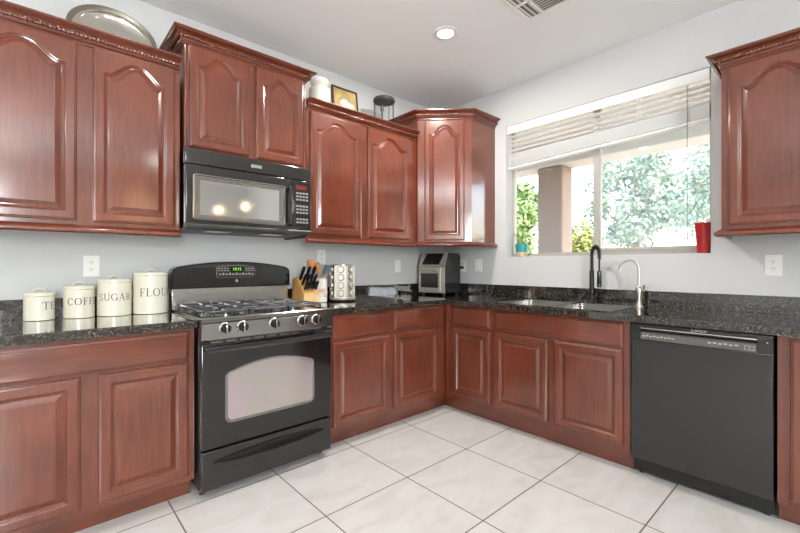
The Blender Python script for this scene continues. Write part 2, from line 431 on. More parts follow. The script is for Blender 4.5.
# diagonal corner cabinet
P = .674; Q = .345
c = thing('corner_cabinet', 'taller diagonal cherry corner cabinet with one narrow arched door', 'cabinet', (-.3, -.3, 1.385), group='cherry wall cabinets')
poly = [(-P, -.001), (-P, -Q), (-Q, -P), (-.001, -P), (-.001, -.001)]
MB().prism(poly, 1.385, 2.470, 'xy').build('cabinet_box', WOOD, c, smooth=0)
dl = math.sqrt(2) * (P - Q); U = (1, -1, 0); N = (-1, -1, 0)
fo = F((-P, -Q, 0), U, N)
ox = fo(.058, 1.412, 0)
door(c, ox, U, N, .345, 1.042, .075)
crown(c, [(-P, -.001), (-P, -Q), (-Q, -P), (-.001, -P)], 2.458)
rail(c, [(-P, -.25), (-P, -Q), (-Q, -P), (-.001, -P)], 1.360)
# wall cabinet right of the window
Y0, Y1 = -2.388, -3.25
c = thing('wall_cabinet', 'cherry wall cabinet to the right of the window', 'cabinet', (-.16, (Y0 + Y1) / 2, 1.385), group='cherry wall cabinets')
box((FY, Y1, 1.385), (-.001, Y0, 2.30)).build('cabinet_box', WOOD, c, smooth=0)
door(c, (FY, -2.420, 1.412), B_, BN, .390, .866, .075); door(c, (FY, -2.840, 1.412), B_, BN, .380, .866, .075)
crown(c, [(-.001, Y0), (FY, Y0), (FY, Y1)], 2.280); rail(c, [(-.001, Y0), (FY, Y0), (FY, Y1)], 1.352)

# base cabinets
BF = -.615
def carcass(c, a0, a1, run, hollow=False, toe=None):
    bx = (lambda p, q2, r0, r1, z0, z1: ((p, r0, z0), (q2, r1, z1))) if run == 'A' else (lambda p, q2, r0, r1, z0, z1: ((r0, p, z0), (r1, q2, z1)))
    lo, hi = min(a0, a1), max(a0, a1)
    m = MB()
    if hollow:
        m.box(*bx(lo, hi, BF, BF + .02, .10, .873)); m.box(*bx(lo, lo + .018, BF + .02, -.002, .10, .873)); m.box(*bx(hi - .018, hi, BF + .02, -.002, .10, .873)); m.box(*bx(lo + .018, hi - .018, BF + .02, -.002, .10, .118))
    else: m.box(*bx(lo, hi, BF, -.002, .10, .873))
    m.build('cabinet_box', WOOD, c, smooth=0)
    if toe: lo, hi = toe
    MB().box(*bx(lo, hi, -.548, -.530, .001, .0995)).build('toe_kick', WOODH, c, smooth=0)
DZ, DH, FZ, FH = .150, .552, .716, .146
X0, X1 = -3.47, -2.548
c = thing('base_cabinet', 'cherry base cabinet left of the range under the canisters', 'cabinet', ((X0 + X1) / 2, -.3, 0), group='cherry base cabinets')
carcass(c, X0, X1, 'A')
drawer(c, (-3.435, BF, FZ), A_, AN, .860, .140)
door(c, (-3.435, BF, DZ - .02), A_, AN, .428, .574); door(c, (-2.944, BF, DZ - .02), A_, AN, .367, .574)
X0, X1 = -1.762, -.617
c = thing('base_cabinet', 'cherry base cabinet with two drawers between range and corner', 'cabinet', ((X0 + X1) / 2, -.3, 0), group='cherry base cabinets')
carcass(c, X0, X1, 'A', toe=(X0, -.5485))
for x, wd in ((-1.722, .478), (-1.196, .486)):
    drawer(c, (x, BF, FZ), A_, AN, wd, FH); door(c, (x, BF, DZ - .012), A_, AN, wd, DH)
c = thing('base_cabinet', 'narrow cherry base cabinet in the corner left of the sink cabinet', 'cabinet', (-.3, -.86, 0), group='cherry base cabinets')
carcass(c, -.616, -1.083, 'B', toe=(-1.083, -.530))
drawer(c, (BF, -.700, FZ), B_, BN, .362, FH); door(c, (BF, -.700, DZ), B_, BN, .362, DH - .008)
box((BF - .014, -.668, .112), (BF, -.630, .873), .002).build('filler_strip', WOOD, c)
c = thing('sink_cabinet', 'cherry sink base cabinet with a wide false drawer front and two doors', 'cabinet', (-.3, -1.55, 0), group='cherry base cabinets')
carcass(c, -1.084, -2.022, 'B', hollow=True)
drawer(c, (BF, -1.106, FZ), B_, BN, .880, FH)
door(c, (BF, -1.106, DZ), B_, BN, .418, DH); door(c, (BF, -1.566, DZ), B_, BN, .420, DH)
c = thing('base_cabinet', 'cherry base cabinet right of the black dishwasher at the frame edge', 'cabinet', (-.3, -3.0, 0), group='cherry base cabinets')
carcass(c, -2.642, -3.40, 'B')
door(c, (BF, -2.685, DZ - .02), B_, BN, .34, .73); door(c, (BF, -3.045, DZ - .02), B_, BN, .33, .73)

# ------------------------------------------------------------------ granite worktops
def grid_slab(xs, ys, keep, z0, z1, bev=.004):
    bm = bmesh.new(); vd = {}
    def gv(i, j):
        if (i, j) not in vd: vd[(i, j)] = bm.verts.new((xs[i], ys[j], z0))
        return vd[(i, j)]
    fs = []
    for i in range(len(xs) - 1):
        for j in range(len(ys) - 1):
            if keep(i, j): fs.append(bm.faces.new((gv(i, j), gv(i + 1, j), gv(i + 1, j + 1), gv(i, j + 1))))
    r = bmesh.ops.extrude_face_region(bm, geom=fs)
    vs_ = [g for g in r['geom'] if isinstance(g, bmesh.types.BMVert)]
    for v in vs_: v.co.z = z1
    bmesh.ops.recalc_face_normals(bm, faces=bm.faces[:])
    if bev:
        es = [e for e in bm.edges if len(e.link_faces) == 2 and e.calc_face_angle(0) > 1.0 and abs(e.verts[0].co.z - z1) < 1e-5 and abs(e.verts[1].co.z - z1) < 1e-5]
        bmesh.ops.bevel(bm, geom=es, offset=bev, segments=2, profile=.5, affect='EDGES')
    m = MB(); m.bm(bm); return m
CT0, CT1 = .875, .915
t = thing('countertop', 'black speckled granite countertop left of the range under the canisters', 'countertop', (-3.0, -.32, CT0), group='granite countertops')
grid_slab([-3.49, -2.541], [-.646, -.001], lambda i, j: True, CT0, CT1).build('slab', GRANITE, t, smooth=20)
box((-3.49, -.021, CT1), (-2.541, -.001, 1.018), .002).build('backsplash', GRANITE, t)
t = thing('countertop', 'long black granite countertop around the corner with the sink cut into it', 'countertop', (-.32, -.32, CT0), group='granite countertops')
SX0, SX1 = -.575, -.130
xs = [-1.769, -.660, SX0, SX1, -.001]; ys = [-3.42, -1.895, -1.520, -1.490, -1.105, -.646, -.001]
def keep(i, j):
    if i == 0: return j == 5
    if i == 2 and j in (1, 3): return False
    return True
grid_slab(xs, ys, keep, CT0, CT1).build('slab', GRANITE, t, smooth=20)
m = box((-1.769, -.021, CT1), (-.021, -.001, 1.018), .002); m.box((-.021, -3.42, CT1), (-.001, -.001, 1.018), .002)
m.build('backsplash', GRANITE, t)

# sink bowls below the cut-outs
sk = thing('kitchen_sink', 'double-bowl stainless undermount sink below the window', 'sink', (-.35, -1.5, .69))
for y0, y1 in ((-1.893, -1.522), (-1.488, -1.107)):
    def ring(i, z, rd=.03, y0=y0, y1=y1):
        pts = []
        xa, xb, ya, yb = SX0 + .0005 + i, SX1 - .0005 - i, y0 + i, y1 - i
        for cx, cy, a in ((xb - rd, yb - rd, 0), (xa + rd, yb - rd, 90), (xa + rd, ya + rd, 180), (xb - rd, ya + rd, 270)):
            for k in range(6): an = radians(a + 18 * k); pts.append((cx + rd * cos(an), cy + rd * sin(an), z))
        return pts
    m = MB(); m.loops([ring(.001, .912), ring(.003, .9125), ring(.005, .74), ring(.02, .705), ring(.04, .700)], False, True)
    b = m.build('bowl', STEEL, sk)
    MB().lathe([(.0, .7005), (.04, .7005), (.042, .704), (.0, .704)], (-.34, (y0 + y1) / 2, 0), 20).build('drain', NICKEL, b)

# ------------------------------------------------------------------ gas range
RX0, RX1 = -2.537, -1.775; RC = (RX0 + RX1) / 2
rg = thing('gas_range', 'black and stainless gas range standing between the base cabinets', 'stove', (RC, -.35, 0))
box((RX0, -.650, .045), (RX1, -.025, .900), .003).build('body', BLACKM, rg)
for x in (RX0 + .03, RX1 - .03):
    MB().lathe([(.014, .0), (.014, .008), (.008, .01), (.008, .046)], (x, -.60, .001), 12).build('leveling_foot', GREYMETAL, rg)
# cooktop: steel rim with a sunk black enamel deck
m = MB(); rr = lambda i, z: [(RX0 - .003 + i, -.705 + i, z), (RX1 + .003 - i, -.705 + i, z), (RX1 + .003 - i, -.055 - i, z), (RX0 - .003 + i, -.055 - i, z)]
m.loops([rr(.004, .900), rr(0, .904), rr(0, .922), rr(.005, .927), rr(.022, .927), rr(.030, .918)], True, True)
ck = m.build('cooktop', STEELD, rg, smooth=25)
box((RX0 + .032, -.672, .9185), (RX1 - .032, -.09, .9205)).build('enamel_deck', BLACK, ck, smooth=0)
# burners
for bx_, by_, r in ((-2.36, -.52, .047), (-2.36, -.24, .038), (RC, -.38, .042), (-1.95, -.52, .042), (-1.95, -.24, .05)):
    b = MB().lathe([(r + .012, .9206), (r + .012, .926), (r, .930), (r, .9335), (.0, .9335)], (bx_, by_, 0), 24).build('burner', STEELD, rg)
    MB().lathe([(r - .004, .9337), (r - .003, .9385), (r - .010, .941), (0, .941)], (bx_, by_, 0), 24).build('burner_cap', IRON, b)
# three cast grates
def grate(x0, x1):
    m = MB(); y0, y1, z = -.655, -.105, .9505; r = .0068
    def rrect(x0, x1, y0, y1, rd):
        pts = []
        for cx, cy, a in ((x1 - rd, y1 - rd, 0), (x0 + rd, y1 - rd, 90), (x0 + rd, y0 + rd, 180), (x1 - rd, y0 + rd, 270)):
            for k in range(5): an = radians(a + 22.5 * k); pts.append((cx + rd * cos(an), cy + rd * sin(an), z))
        return pts + [pts[0]]
    m.tube(rrect(x0, x1, y0, y1, .05), r, 8, False)
    xc = (x0 + x1) / 2; yc = (y0 + y1) / 2; ym = [(-.52), (-.24)]
    m.tube([(x0, yc, z), (x1, yc, z)], r, 8)
    for yb in ym:
        for sx in (-1, 1):
            e = x0 if sx < 0 else x1
            m.tube([(e, yb, z), (xc + sx * .055, yb, z), (xc + sx * .03, yb, z - .003)], r * .95, 8)
        for sy in (-1, 1):
            e = (y0 if sy < 0 else yc) if yb == ym[0] else (yc if sy < 0 else y1)
            m.tube([(xc, e, z), (xc, yb + sy * .055, z), (xc, yb + sy * .03, z - .003)], r * .95, 8)
        for sx in (-1, 1):
            for sy in (-1, 1):
                m.tube([(xc + sx * .085, yb + sy * .125, z), (xc + sx * .06, yb + sy * .07, z), (xc + sx * .035, yb + sy * .035, z - .003)], r * .85, 8)
    for sx in (x0 + .012, x1 - .012):
        for yy in (y0 + .015, yc, y1 - .015): m.tube([(sx, yy, .9207), (sx, yy, z)], .007, 8)
    m.build('grate', IRON, rg, smooth=60)
W3 = (RX1 - RX0 - .07) / 3
for k in range(3): grate(RX0 + .035 + k * W3 + .003, RX0 + .035 + (k + 1) * W3 - .003)
# control panel with five knobs
m = MB(); m.prism([(-.650, .806), (-.690, .806), (-.698, .815), (-.704, .896), (-.700, .9), (-.650, .9)], RX0, RX1, 'yz')
cp = m.build('control_panel', STEELD, rg, smooth=30)
for x in (-2.424, -2.334, -2.157, -1.984, -1.891):
    k = MB().lathe([(.032, .6985), (.032, .704), (.027, .709), (.0, .709)], (x, 0, .868), 28, axis='y').build('knob_bezel', STEEL, rg)
    kn = MB().lathe([(.024, .709), (.0235, .728), (.020, .732), (.0, .732)], (x, 0, .868), 28, axis='y').build('knob', BLACK, rg)
    box((x - .005, -.741, .846), (x + .005, -.730, .890), .003).build('grip', STEELD, kn)
m = box((RX0 + .004, -.686, .790), (RX1 - .004, -.651, .806)); vt = m.build('vent_slot', BLACKM, rg, smooth=0)
m = MB()
for k in range(9): m.box((RX0 + .05 + k * .074, -.6875, .7945), (RX0 + .105 + k * .074, -.6862, .8015))
m.build('vent_trim', STEELD, vt, smooth=0)
# oven door, arched window, bar handle
od = box((RX0 + .003, -.692, .258), (RX1 - .003, -.651, .788), .004).build('oven_door', BLACK, rg)
def archpoly(x0, x1, z0, z1, zt, rd=.035, i=0):
    x0 += i; x1 -= i; z0 += i; z1 -= i; zt -= i; rd = max(.006, rd - i); p = []
    for cx, a in ((x0 + rd, 180), (x1 - rd, 270)):
        for k in range(6): an = radians(a + 18 * k); p.append((cx + rd * cos(an), z0 + rd + rd * sin(an)))
    for k in range(6): an = radians(18 * k); p.append((x1 - rd + rd * cos(an), z1 - rd + rd * sin(an)))
    for k in range(1, 16):
        t = k / 16; x = (x1 - rd) + (x0 + rd - x1 + rd) * t; p.append((x, z1 + (zt - z1) * (1 - (2 * t - 1) ** 2)))
    for k in range(6): an = radians(90 + 18 * k); p.append((x0 + rd + rd * cos(an), z1 - rd + rd * sin(an)))
    return p
wargs = (-2.420, -1.897, .370, .642, .682)
fr = lambda i, y: [(a, y, b) for a, b in archpoly(*wargs, i=i)]
m = MB(); m.loops([fr(0, -.6915), fr(0, -.6945), fr(.010, -.6955), fr(.014, -.6935)], False, False); m.build('window_trim', STEELD, od)
m = MB(); m.loops([fr(.013, -.6922), fr(.013, -.6932)], True, True); m.build('oven_window', OVENGLASS, od, smooth=0)
m = MB()
pts = []
for k in range(13):
    t = k / 12; pts.append((RX0 + .02 + (RX1 - RX0 - .04) * t, -.722 - .012 * sin(pi * t), .768))
ls = []
for p in pts:
    ls.append([(p[0], p[1] + .013 * cos(a), p[2] + .017 * sin(a)) for a in [2 * pi * j / 12 for j in range(12)]])
m.loops(ls, True, True)
for x in (RX0 + .03, RX1 - .03): m.box((x - .014, -.722, .756), (x + .014, -.691, .780), .003)
m.build('door_handle', BLACK, od)
# storage drawer with lens-shaped pull
dr = box((RX0 + .003, -.690, .048), (RX1 - .003, -.651, .246), .005).build('storage_drawer', APPL, rg)
ls = []
for k in range(21):
    t = k / 20; hh = .004 + .024 * math.sin(pi * t) ** .7; dd = .004 + .020 * sin(pi * t) ** .7; x = -2.478 + .644 * t
    ls.append([(x, -.690 - dd * max(0, cos(a)) , .186 + hh * sin(a)) for a in [2 * pi * j / 14 for j in range(14)]])
MB().loops(ls, True, True).build('drawer_pull', M('pull_plastic', (12, 11, 11), .5, spec=.2), dr)
# backguard
box((RX0 + .002, -.104, .920), (RX1 - .002, -.030, 1.050), .002).build('steel_riser', STEEL, rg)
p = [(RX0 - .003, 1.048), (RX1 + .003, 1.048), (RX1 + .003, 1.150), (RX1 - .006, 1.172), (RX1 - .03, 1.186)]
for k in range(1, 20):
    t = k / 20; p.append((RX1 - .03 + (RX0 + .06 - RX1) * t, 1.186 + .034 * (1 - (2 * t - 1) ** 2)))
p += [(RX0 + .03, 1.186), (RX0 + .006, 1.172), (RX0 - .003, 1.150)]
cx_, cz_ = RC, 1.115
fr = lambda sc_, y: [(cx_ + (a - cx_) * (1 - .006 * sc_), y, cz_ + (b - cz_) * (1 - .06 * sc_)) for a, b in p]
m = MB(); m.loops([fr(0, -.028), fr(0, -.118), fr(.5, -.128), fr(1.6, -.132)], True, True)
bgd = m.build('backguard', BLACK, rg, smooth=35)
dp = lambda i, y: [(a, y, b) for a, b in archpoly(-2.286, -2.030, 1.112, 1.186, 1.194, rd=.014, i=i)]
m = MB(); m.loops([dp(0, -.1315), dp(0, -.1345), dp(.004, -.1350), dp(.005, -.134)], True, True); pnl = m.build('control_display', STEELD, bgd, smooth=30)
m = MB(); m.loops([dp(.005, -.134), dp(.005, -.1352)], True, True); m.build('display_face', BLACKM, pnl, smooth=0)
m = box((-2.195, -.1362, 1.152), (-2.115, -.1352, 1.184)); m.build('clock_window', LCDBACK, pnl, smooth=0)
T = lambda x, y, z: Matrix.Translation((x, y, z)) @ Matrix.Rotation(radians(90), 4, 'X')
text_mesh('10:15', .026, 'clock_digits', LCD, pnl, T(-2.155, -.1366, 1.168))
m = MB()
for r_, zz in enumerate((1.174, 1.160)):
    for k in range(4): m.box((-2.275 + k * .018, -.1358, zz - .003), (-2.262 + k * .018, -.1352, zz + .003)); m.box((-2.100 + k * .016, -.1358, zz - .003), (-2.088 + k * .016, -.1352, zz + .003))
for k in range(11): m.box((-2.272 + k * .0215, -.1358, 1.130), (-2.258 + k * .0215, -.1352, 1.140 + .004 * (k % 2)))
m.build('button_print', KEYS, pnl, smooth=0)
MB().lathe([(.010, .131), (.010, .1335), (.0, .1335)], (RC, 0, 1.092), 20, axis='y').build('round_badge', STEEL, bgd)

# ------------------------------------------------------------------ microwave
MX0, MX1 = -2.541, -1.764; MC = (MX0 + MX1) / 2
mo = thing('microwave', 'black over-the-range microwave mounted under the raised cabinet', 'microwave', (MC, -.2, 1.40))
box((MX0 + .02, -.375, 1.405), (MX1 - .008, -.003, 1.848), .003).build('body', BLACKM, mo)
box((MX0, -.415, 1.762), (MX1, -.375, 1.846), .006).build('vent_grille', APPL, mo)
md = box((MX0 + .003, -.420, 1.428), (-1.905, -.376, 1.757), .005).build('door', APPL, mo)
def rrp(x0, x1, z0, z1, rd, y):
    p = []
    for cx, cz, a in ((x1 - rd, z1 - rd, 0), (x0 + rd, z1 - rd, 90), (x0 + rd, z0 + rd, 180), (x1 - rd, z0 + rd, 270)):
        for k in range(5): an = radians(a + 22.5 * k); p.append((cx + rd * cos(an), y, cz + rd * sin(an)))
    return p
m = MB(); m.loops([rrp(-2.505, -1.945, 1.448, 1.708, .018, -.4195), rrp(-2.503, -1.947, 1.450, 1.706, .017, -.4235), rrp(-2.497, -1.953, 1.456, 1.700, .015, -.424), rrp(-2.494, -1.956, 1.459, 1.697, .014, -.4205), rrp(-2.466, -1.992, 1.477, 1.673, .004, -.4205), rrp(-2.464, -1.994, 1.479, 1.671, .004, -.4203)], False, False)
m.build('window_frame', STEELD, md, smooth=30)
m = MB(); m.loops([rrp(-2.468, -1.990, 1.475, 1.675, .004, -.4201), rrp(-2.468, -1.990, 1.475, 1.675, .004, -.4204)], True, True); m.build('door_window', MWGLASS, md, smooth=0)
hp = [(-1.924, -.42, 1.462), (-1.924, -.452, 1.468), (-1.924, -.466, 1.52), (-1.924, -.470, 1.585), (-1.924, -.466, 1.65), (-1.924, -.452, 1.697), (-1.924, -.42, 1.703)]
MB().tube(hp, .0155, 14).build('handle', BLACK, md)
cpn = box((-1.902, -.420, 1.428), (MX1 - .002, -.376, 1.757), .005).build('control_panel', APPL, mo)
box((-1.884, -.4212, 1.455), (-1.778, -.4198, 1.735), .0).build('keypad_face', BLACKM, cpn, smooth=0)
m = MB()
for r_ in range(10):
    if r_ in (3, 7): continue
    zz = 1.672 - r_ * .0215
    for k in range(4): box((-1.874 + k * .023, -.4219, zz - .0055), (-1.857 + k * .023, -.4212, zz + .0055)).build('button', KEYS, cpn, smooth=0)
box((-1.872, -.4219, 1.694), (-1.800, -.4212, 1.722)).build('display', M('dim_red_display', (120, 40, 36), .3), cpn, smooth=0)
box((-2.172, -.4172, 1.792), (-2.106, -.4148, 1.812), .001).build('badge', STEEL, mo)
m = MB(); m.prism([(-.375, 1.427), (-.424, 1.427), (-.428, 1.420), (-.420, 1.404), (-.40, 1.398), (-.02, 1.398), (-.02, 1.405), (-.375, 1.405)], MX0, MX1 - .002, 'yz'); m.build('base_trim', GREYMETAL, mo, smooth=30)
box((-2.40, -.34, 1.395), (-2.26, -.22, 1.3985)).build('grease_filter', STEEL, mo, smooth=0); box((-2.06, -.34, 1.395), (-1.92, -.22, 1.3985)).build('grease_filter', STEEL, mo, smooth=0)

# ------------------------------------------------------------------ dishwasher
DY0, DY1 = -2.031, -2.633
dw = thing('dishwasher', 'black built-in dishwasher under the worktop right of the sink cabinet', 'dishwasher', (-.33, (DY0 + DY1) / 2, 0))
box((-.600, DY1 + .004, .10), (-.02, DY0 - .004, .868)).build('tub', BLACKM, dw, smooth=0)
m = MB(); f = lambda x, z0, z1, y0=DY1 + .003, y1=DY0 - .003: None
dd = box((-.642, DY1 + .003, .112), (-.600, DY0 - .003, .782), .004); dd.box((-.642, DY1 + .003, .846), (-.600, DY0 - .003, .866), .003)
dd.box((-.642, DY0 - .053, .782), (-.600, DY0 - .003, .846)); dd.box((-.642, DY1 + .003, .782), (-.600, DY1 + .058, .846)); dd.box((-.604, DY1 + .058, .782), (-.600, DY0 - .053, .846))
dpan = dd.build('door', APPL, dw, smooth=30)
m = MB(); m.prism([(-.606, .783), (-.650, .783), (-.653, .787), (-.648, .822), (-.640, .826), (-.606, .822)], DY1 + .060, DY0 - .055, 'yz')
m.v = [(b, a, c) for a, b, c in m.v]
gs = m.build('control_strip', GREYSTRIP, dw, smooth=30)
box((-.649, DY1 + .058, .8425), (-.640, DY0 - .053, .848), .0015).build('grip_lip', STEEL, dw)
m = MB()
def mark(y, z, wy, hz): box((-.6535, y - wy / 2, z - hz / 2), (-.6505, y + wy / 2, z + hz / 2)).build('button', GLYPH, gs, smooth=0)
for k in range(9): mark(-2.102 - k * .017, .803 + .003 * (k % 2), .011, .006)
for k in range(6): mark(-2.395 - k * .021, .806 + .002 * (k % 2), .013, .006)
for k in (-1, 1): m.box((-.6535, -2.566, .803 + k * .009 - .0009), (-.6505, -2.530, .803 + k * .009 + .0009)); m.box((-.6535, -2.548 + k * .0171 - .0009, .7949), (-.6505, -2.548 + k * .0171 + .0009, .8111))
m.build('button_outline', GLYPH, gs, smooth=0); mark(-2.548, .803, .008, .003)
TB = lambda x, y, z: Matrix.Translation((x, y, z)) @ Matrix.Rotation(radians(-90), 4, 'Z') @ Matrix.Rotation(radians(90), 4, 'X')
text_mesh('BOSCH', .015, 'brand_lettering', GLYPH, dw, TB(-.6426, -2.358, .857))
MB().lathe([(.0055, .6415), (.0055, .643), (0.004, .643), (.004, .6415)], (0, -2.322, .857), 16, axis='x').build('round_badge', GLYPH, dw)
box((-.6432, -2.612, .832), (-.6418, -2.607, .837)).build('indicator_lamp', GLYPH, dw, smooth=0)
box((-.580, DY1 + .004, .022), (-.560, DY0 - .004, .108)).build('toe_panel', BLACKM, dw, smooth=0)
for y in (DY0 - .03, DY1 + .03): MB().lathe([(.012, .001), (.012, .1)], (-.55, y, 0), 10).build('leveling_foot', GREYMETAL, dw)

# ------------------------------------------------------------------ faucets
ft = thing('kitchen_faucet', 'black spring pull-down kitchen faucet behind the sink', 'faucet', (-.085, -1.585, CT1))
bx0, by0 = -.085, -1.585
MB().lathe([(.030, .9152), (.030, .922), (.022, .930), (.0165, .936), (.0165, 1.150), (.014, 1.158), (.010, 1.160)], (bx0, by0, 0), 24).build('body', BLACKM, ft)
arc = [(bx0, by0, 1.155), (bx0, by0, 1.25)]
R_ = .044
for k in range(0, 13):
    a = pi - pi * k / 12; arc.append((bx0 - (R_ + R_ * cos(a)) * .55, by0 - (R_ + R_ * cos(a)) * .83, 1.275 + R_ * 1.25 * sin(a)))
arc2 = arc + [(arc[-1][0], arc[-1][1], 1.24)]
MB().tube(arc2, .0085, 12).build('hose', BLACKM, ft)
sp = []
def along(pts, t):
    L_ = [0]
    for a, b in zip(pts[:-1], pts[1:]): L_.append(L_[-1] + (Vector(b) - Vector(a)).length)
    d = t * L_[-1]
    for i in range(len(pts) - 1):
        if d <= L_[i + 1] + 1e-9:
            u = (d - L_[i]) / max(1e-9, L_[i + 1] - L_[i]); return Vector(pts[i]).lerp(Vector(pts[i + 1]), u), (Vector(pts[i + 1]) - Vector(pts[i])).normalized()
for k in range(24 * 12 + 1):
    t = k / (24 * 12); p_, tg = along(arc2, t); sd = tg.cross(Vector((.83, -.55, 0))).normalized(); s2 = tg.cross(sd)
    a = 2 * pi * k / 12; sp.append(p_ + (sd * cos(a) + s2 * sin(a)) * .0135)
MB().tube(sp, .0028, 6).build('spring', BLACKM, ft)
ex, ey = arc[-1][0], arc[-1][1]
MB().tube([(ex, ey, 1.245), (ex, ey, 1.15)], .0065, 10).build('hose', BLACKM, ft)
MB().lathe([(.010, 1.155), (.0155, 1.150), (.0165, 1.06), (.014, 1.035), (.0, 1.035)], (ex, ey, 0), 18).build('spray_head', BLACK, ft)
MB().tube([(bx0, by0, 1.02), (ex + .01, ey + .012, 1.02)], .007, 10).build('docking_arm', BLACKM, ft)
MB().tube([(bx0 - .005, by0 - .010, .975), (bx0 - .02, by0 - .045, 1.0), (bx0 - .03, by0 - .075, 1.008)], [.010, .007, .006], 10).build('lever', BLACKM, ft)

ff = thing('filter_faucet', 'slim satin nickel drinking-water faucet right of the black faucet', 'faucet', (-.1, -1.905, CT1))
fx, fy = -.1, -1.905
MB().lathe([(.024, .9152), (.024, .922), (.018, .930), (.015, .95), (.016, .975), (.021, 1.0), (.022, 1.03), (.017, 1.045), (.008, 1.052), (.007, 1.06)], (fx, fy, 0), 24).build('body', NICKEL, ff)
g = [(fx, fy, 1.05), (fx, fy, 1.17)]
for k in range(13):
    a = pi * k / 12; g.append((fx - .012 * (1 - cos(a)), fy + .056 * (1 - cos(a)), 1.17 + .058 * sin(a)))
g.append((fx - .026, fy + .114, 1.160))
MB().tube(g, .0074, 12).build('gooseneck', NICKEL, ff)
MB().lathe([(.0085, 1.157), (.0085, 1.165)], (fx - .026, fy + .114, 0), 12).build('spout_tip', NICKEL, ff)
MB().tube([(fx - .005, fy - .012, 1.018), (fx - .012, fy - .035, 1.02), (fx - .018, fy - .055, 1.03)], [.010, .012, .007], 10).build('lever', NICKEL, ff)
MB().tube([(fx - .010, fy - .03, 1.025), (fx - .010, fy - .034, 1.06)], [.004, .005], 8).build('lever_pin', GREYMETAL, ff)

# ------------------------------------------------------------------ canisters with serif lettering
def glyphs():
    G = {}
    def stem(x, y0=0, y1=1, w=.13, s0=True, s1=True):
        r = [[(x - w / 2, y0), (x + w / 2, y0), (x + w / 2, y1), (x - w / 2, y1)]]
        for yy, f_ in ((y0, s0), (y1 - .045, s1)):
            if f_: r.append([(x - w / 2 - .09, yy), (x + w / 2 + .09, yy), (x + w / 2 + .09, yy + .045), (x - w / 2 - .09, yy + .045)])
        return r
    def hb(x0, x1, y, t=.05):
        n_ = 3; return [[(x0 + (x1 - x0) * k / n_, y), (x0 + (x1 - x0) * (k + 1) / n_, y), (x0 + (x1 - x0) * (k + 1) / n_, y + t), (x0 + (x1 - x0) * k / n_, y + t)] for k in range(n_)]
    def arc_(cx, cy, rx, ry, a0, a1, th=.05, tk=.14, n_=18):
        r = []; pr = None
        for k in range(n_ + 1):
            a = radians(a0 + (a1 - a0) * k / n_); w_ = th + (tk - th) * abs(cos(a)); c_, s_ = cos(a), sin(a)
            cur = ((cx + rx * c_, cy + ry * s_), (cx + (rx - w_) * c_, cy + (ry - w_) * s_))
            if pr: r.append([pr[0], cur[0], cur[1], pr[1]])
            pr = cur
        return r
    def dg(x0, y0, x1, y1, w): return [[(x0 - w / 2, y0), (x0 + w / 2, y0), (x1 + w / 2, y1), (x1 - w / 2, y1)]]
    tick = lambda x, y, h: [[(x - .022, y), (x + .022, y), (x + .022, y + h), (x - .022, y + h)]]
    G['T'] = (.84, stem(.42, s1=False) + hb(0, .84, .95) + tick(.022, .78, .2) + tick(.818, .78, .2))
    G['E'] = (.74, stem(.2) + hb(.2, .70, .95) + hb(.2, .52, .49) + hb(.2, .74, 0) + tick(.68, .78, .2) + tick(.52, .41, .2) + tick(.72, 0, .2))
    G['F'] = (.68, stem(.2) + hb(.2, .66, .95) + hb(.2, .50, .49) + tick(.64, .78, .2) + tick(.50, .41, .2))
    G['L'] = (.72, stem(.2) + hb(.2, .70, 0) + tick(.69, 0, .24))
    G['A'] = (.90, dg(.12, 0, .44, 1, .06) + dg(.74, 0, .44, 1, .15) + hb(.22, .66, .3) + hb(0, .26, 0, .045) + hb(.60, .90, 0, .045))
    G['C'] = (.84, arc_(.45, .5, .44, .51, 48, 312) + tick(.74, .66, .24))
    G['G'] = (.90, arc_(.45, .5, .44, .51, 48, 318) + tick(.74, .66, .24) + stem(.76, .02, .42, s0=False))
    G['O'] = (.92, arc_(.46, .5, .45, .51, 0, 360, n_=28))
    G['U'] = (.90, stem(.2, .3, 1, s0=False) + stem(.76, .3, 1, .06, s0=False) + arc_(.462, .32, .328, .33, 180, 360, .06, .10))
    G['S'] = (.62, arc_(.32, .745, .27, .26, 35, 250, .06, .10) + arc_(.32, .26, .29, .27, -145, 70, .06, .10) + dg(.43, .40, .20, .62, .14) + tick(.55, .74, .2) + tick(.05, .06, .2))
    G['R'] = (.84, stem(.2) + hb(.2, .4, .95) + hb(.2, .42, .47) + arc_(.40, .735, .30, .265, -90, 90) + dg(.72, 0, .42, .49, .15) + hb(.66, .86, 0, .045))
    return G
GL = glyphs()
def canister(word, x, y, r, h, ang, cap, lab):
    t = thing('canister', lab, 'canister', (x, y, CT1), group='cream canisters')
    z = CT1
    MB().lathe([(r - .004, z + .0005), (r, z + .003), (r, z + h - .022), (r - .002, z + h - .021)], (x, y, 0), 48).build('body', CREAM, t)
    MB().lathe([(r - .001, z + h - .0205), (r + .0022, z + h - .020), (r + .0022, z + h - .004), (r - .002, z + h), (r - .012, z + h + .001), (r * .6, z + h - .001), (0, z + h - .001)], (x, y, 0), 48).build('lid', CREAM, t)
    pts = [(x - .026 * cos(pi * k / 10), y, z + h - .001 + .020 * sin(pi * k / 10)) for k in range(11)]
    MB().tube(pts, .0035, 8).build('lid_handle', CREAM, t)
    tw = sum(GL[ch][0] for ch in word) + .13 * (len(word) - 1); m = MB(); u0 = -tw / 2
    zc = z + h * .52
    for ch in word:
        wd, quads = GL[ch]
        for qd in quads:
            v = []
            for a, b in qd:
                th = ang + (u0 + a) * cap * .9 / r; v.append((x + (r + .0007) * sin(th), y - (r + .0007) * cos(th), zc + (b - .5) * cap))
            m.add(v, [(0, 1, 2, 3)])
        u0 += wd + .13
    m.build('lettering', INK, t, smooth=0)
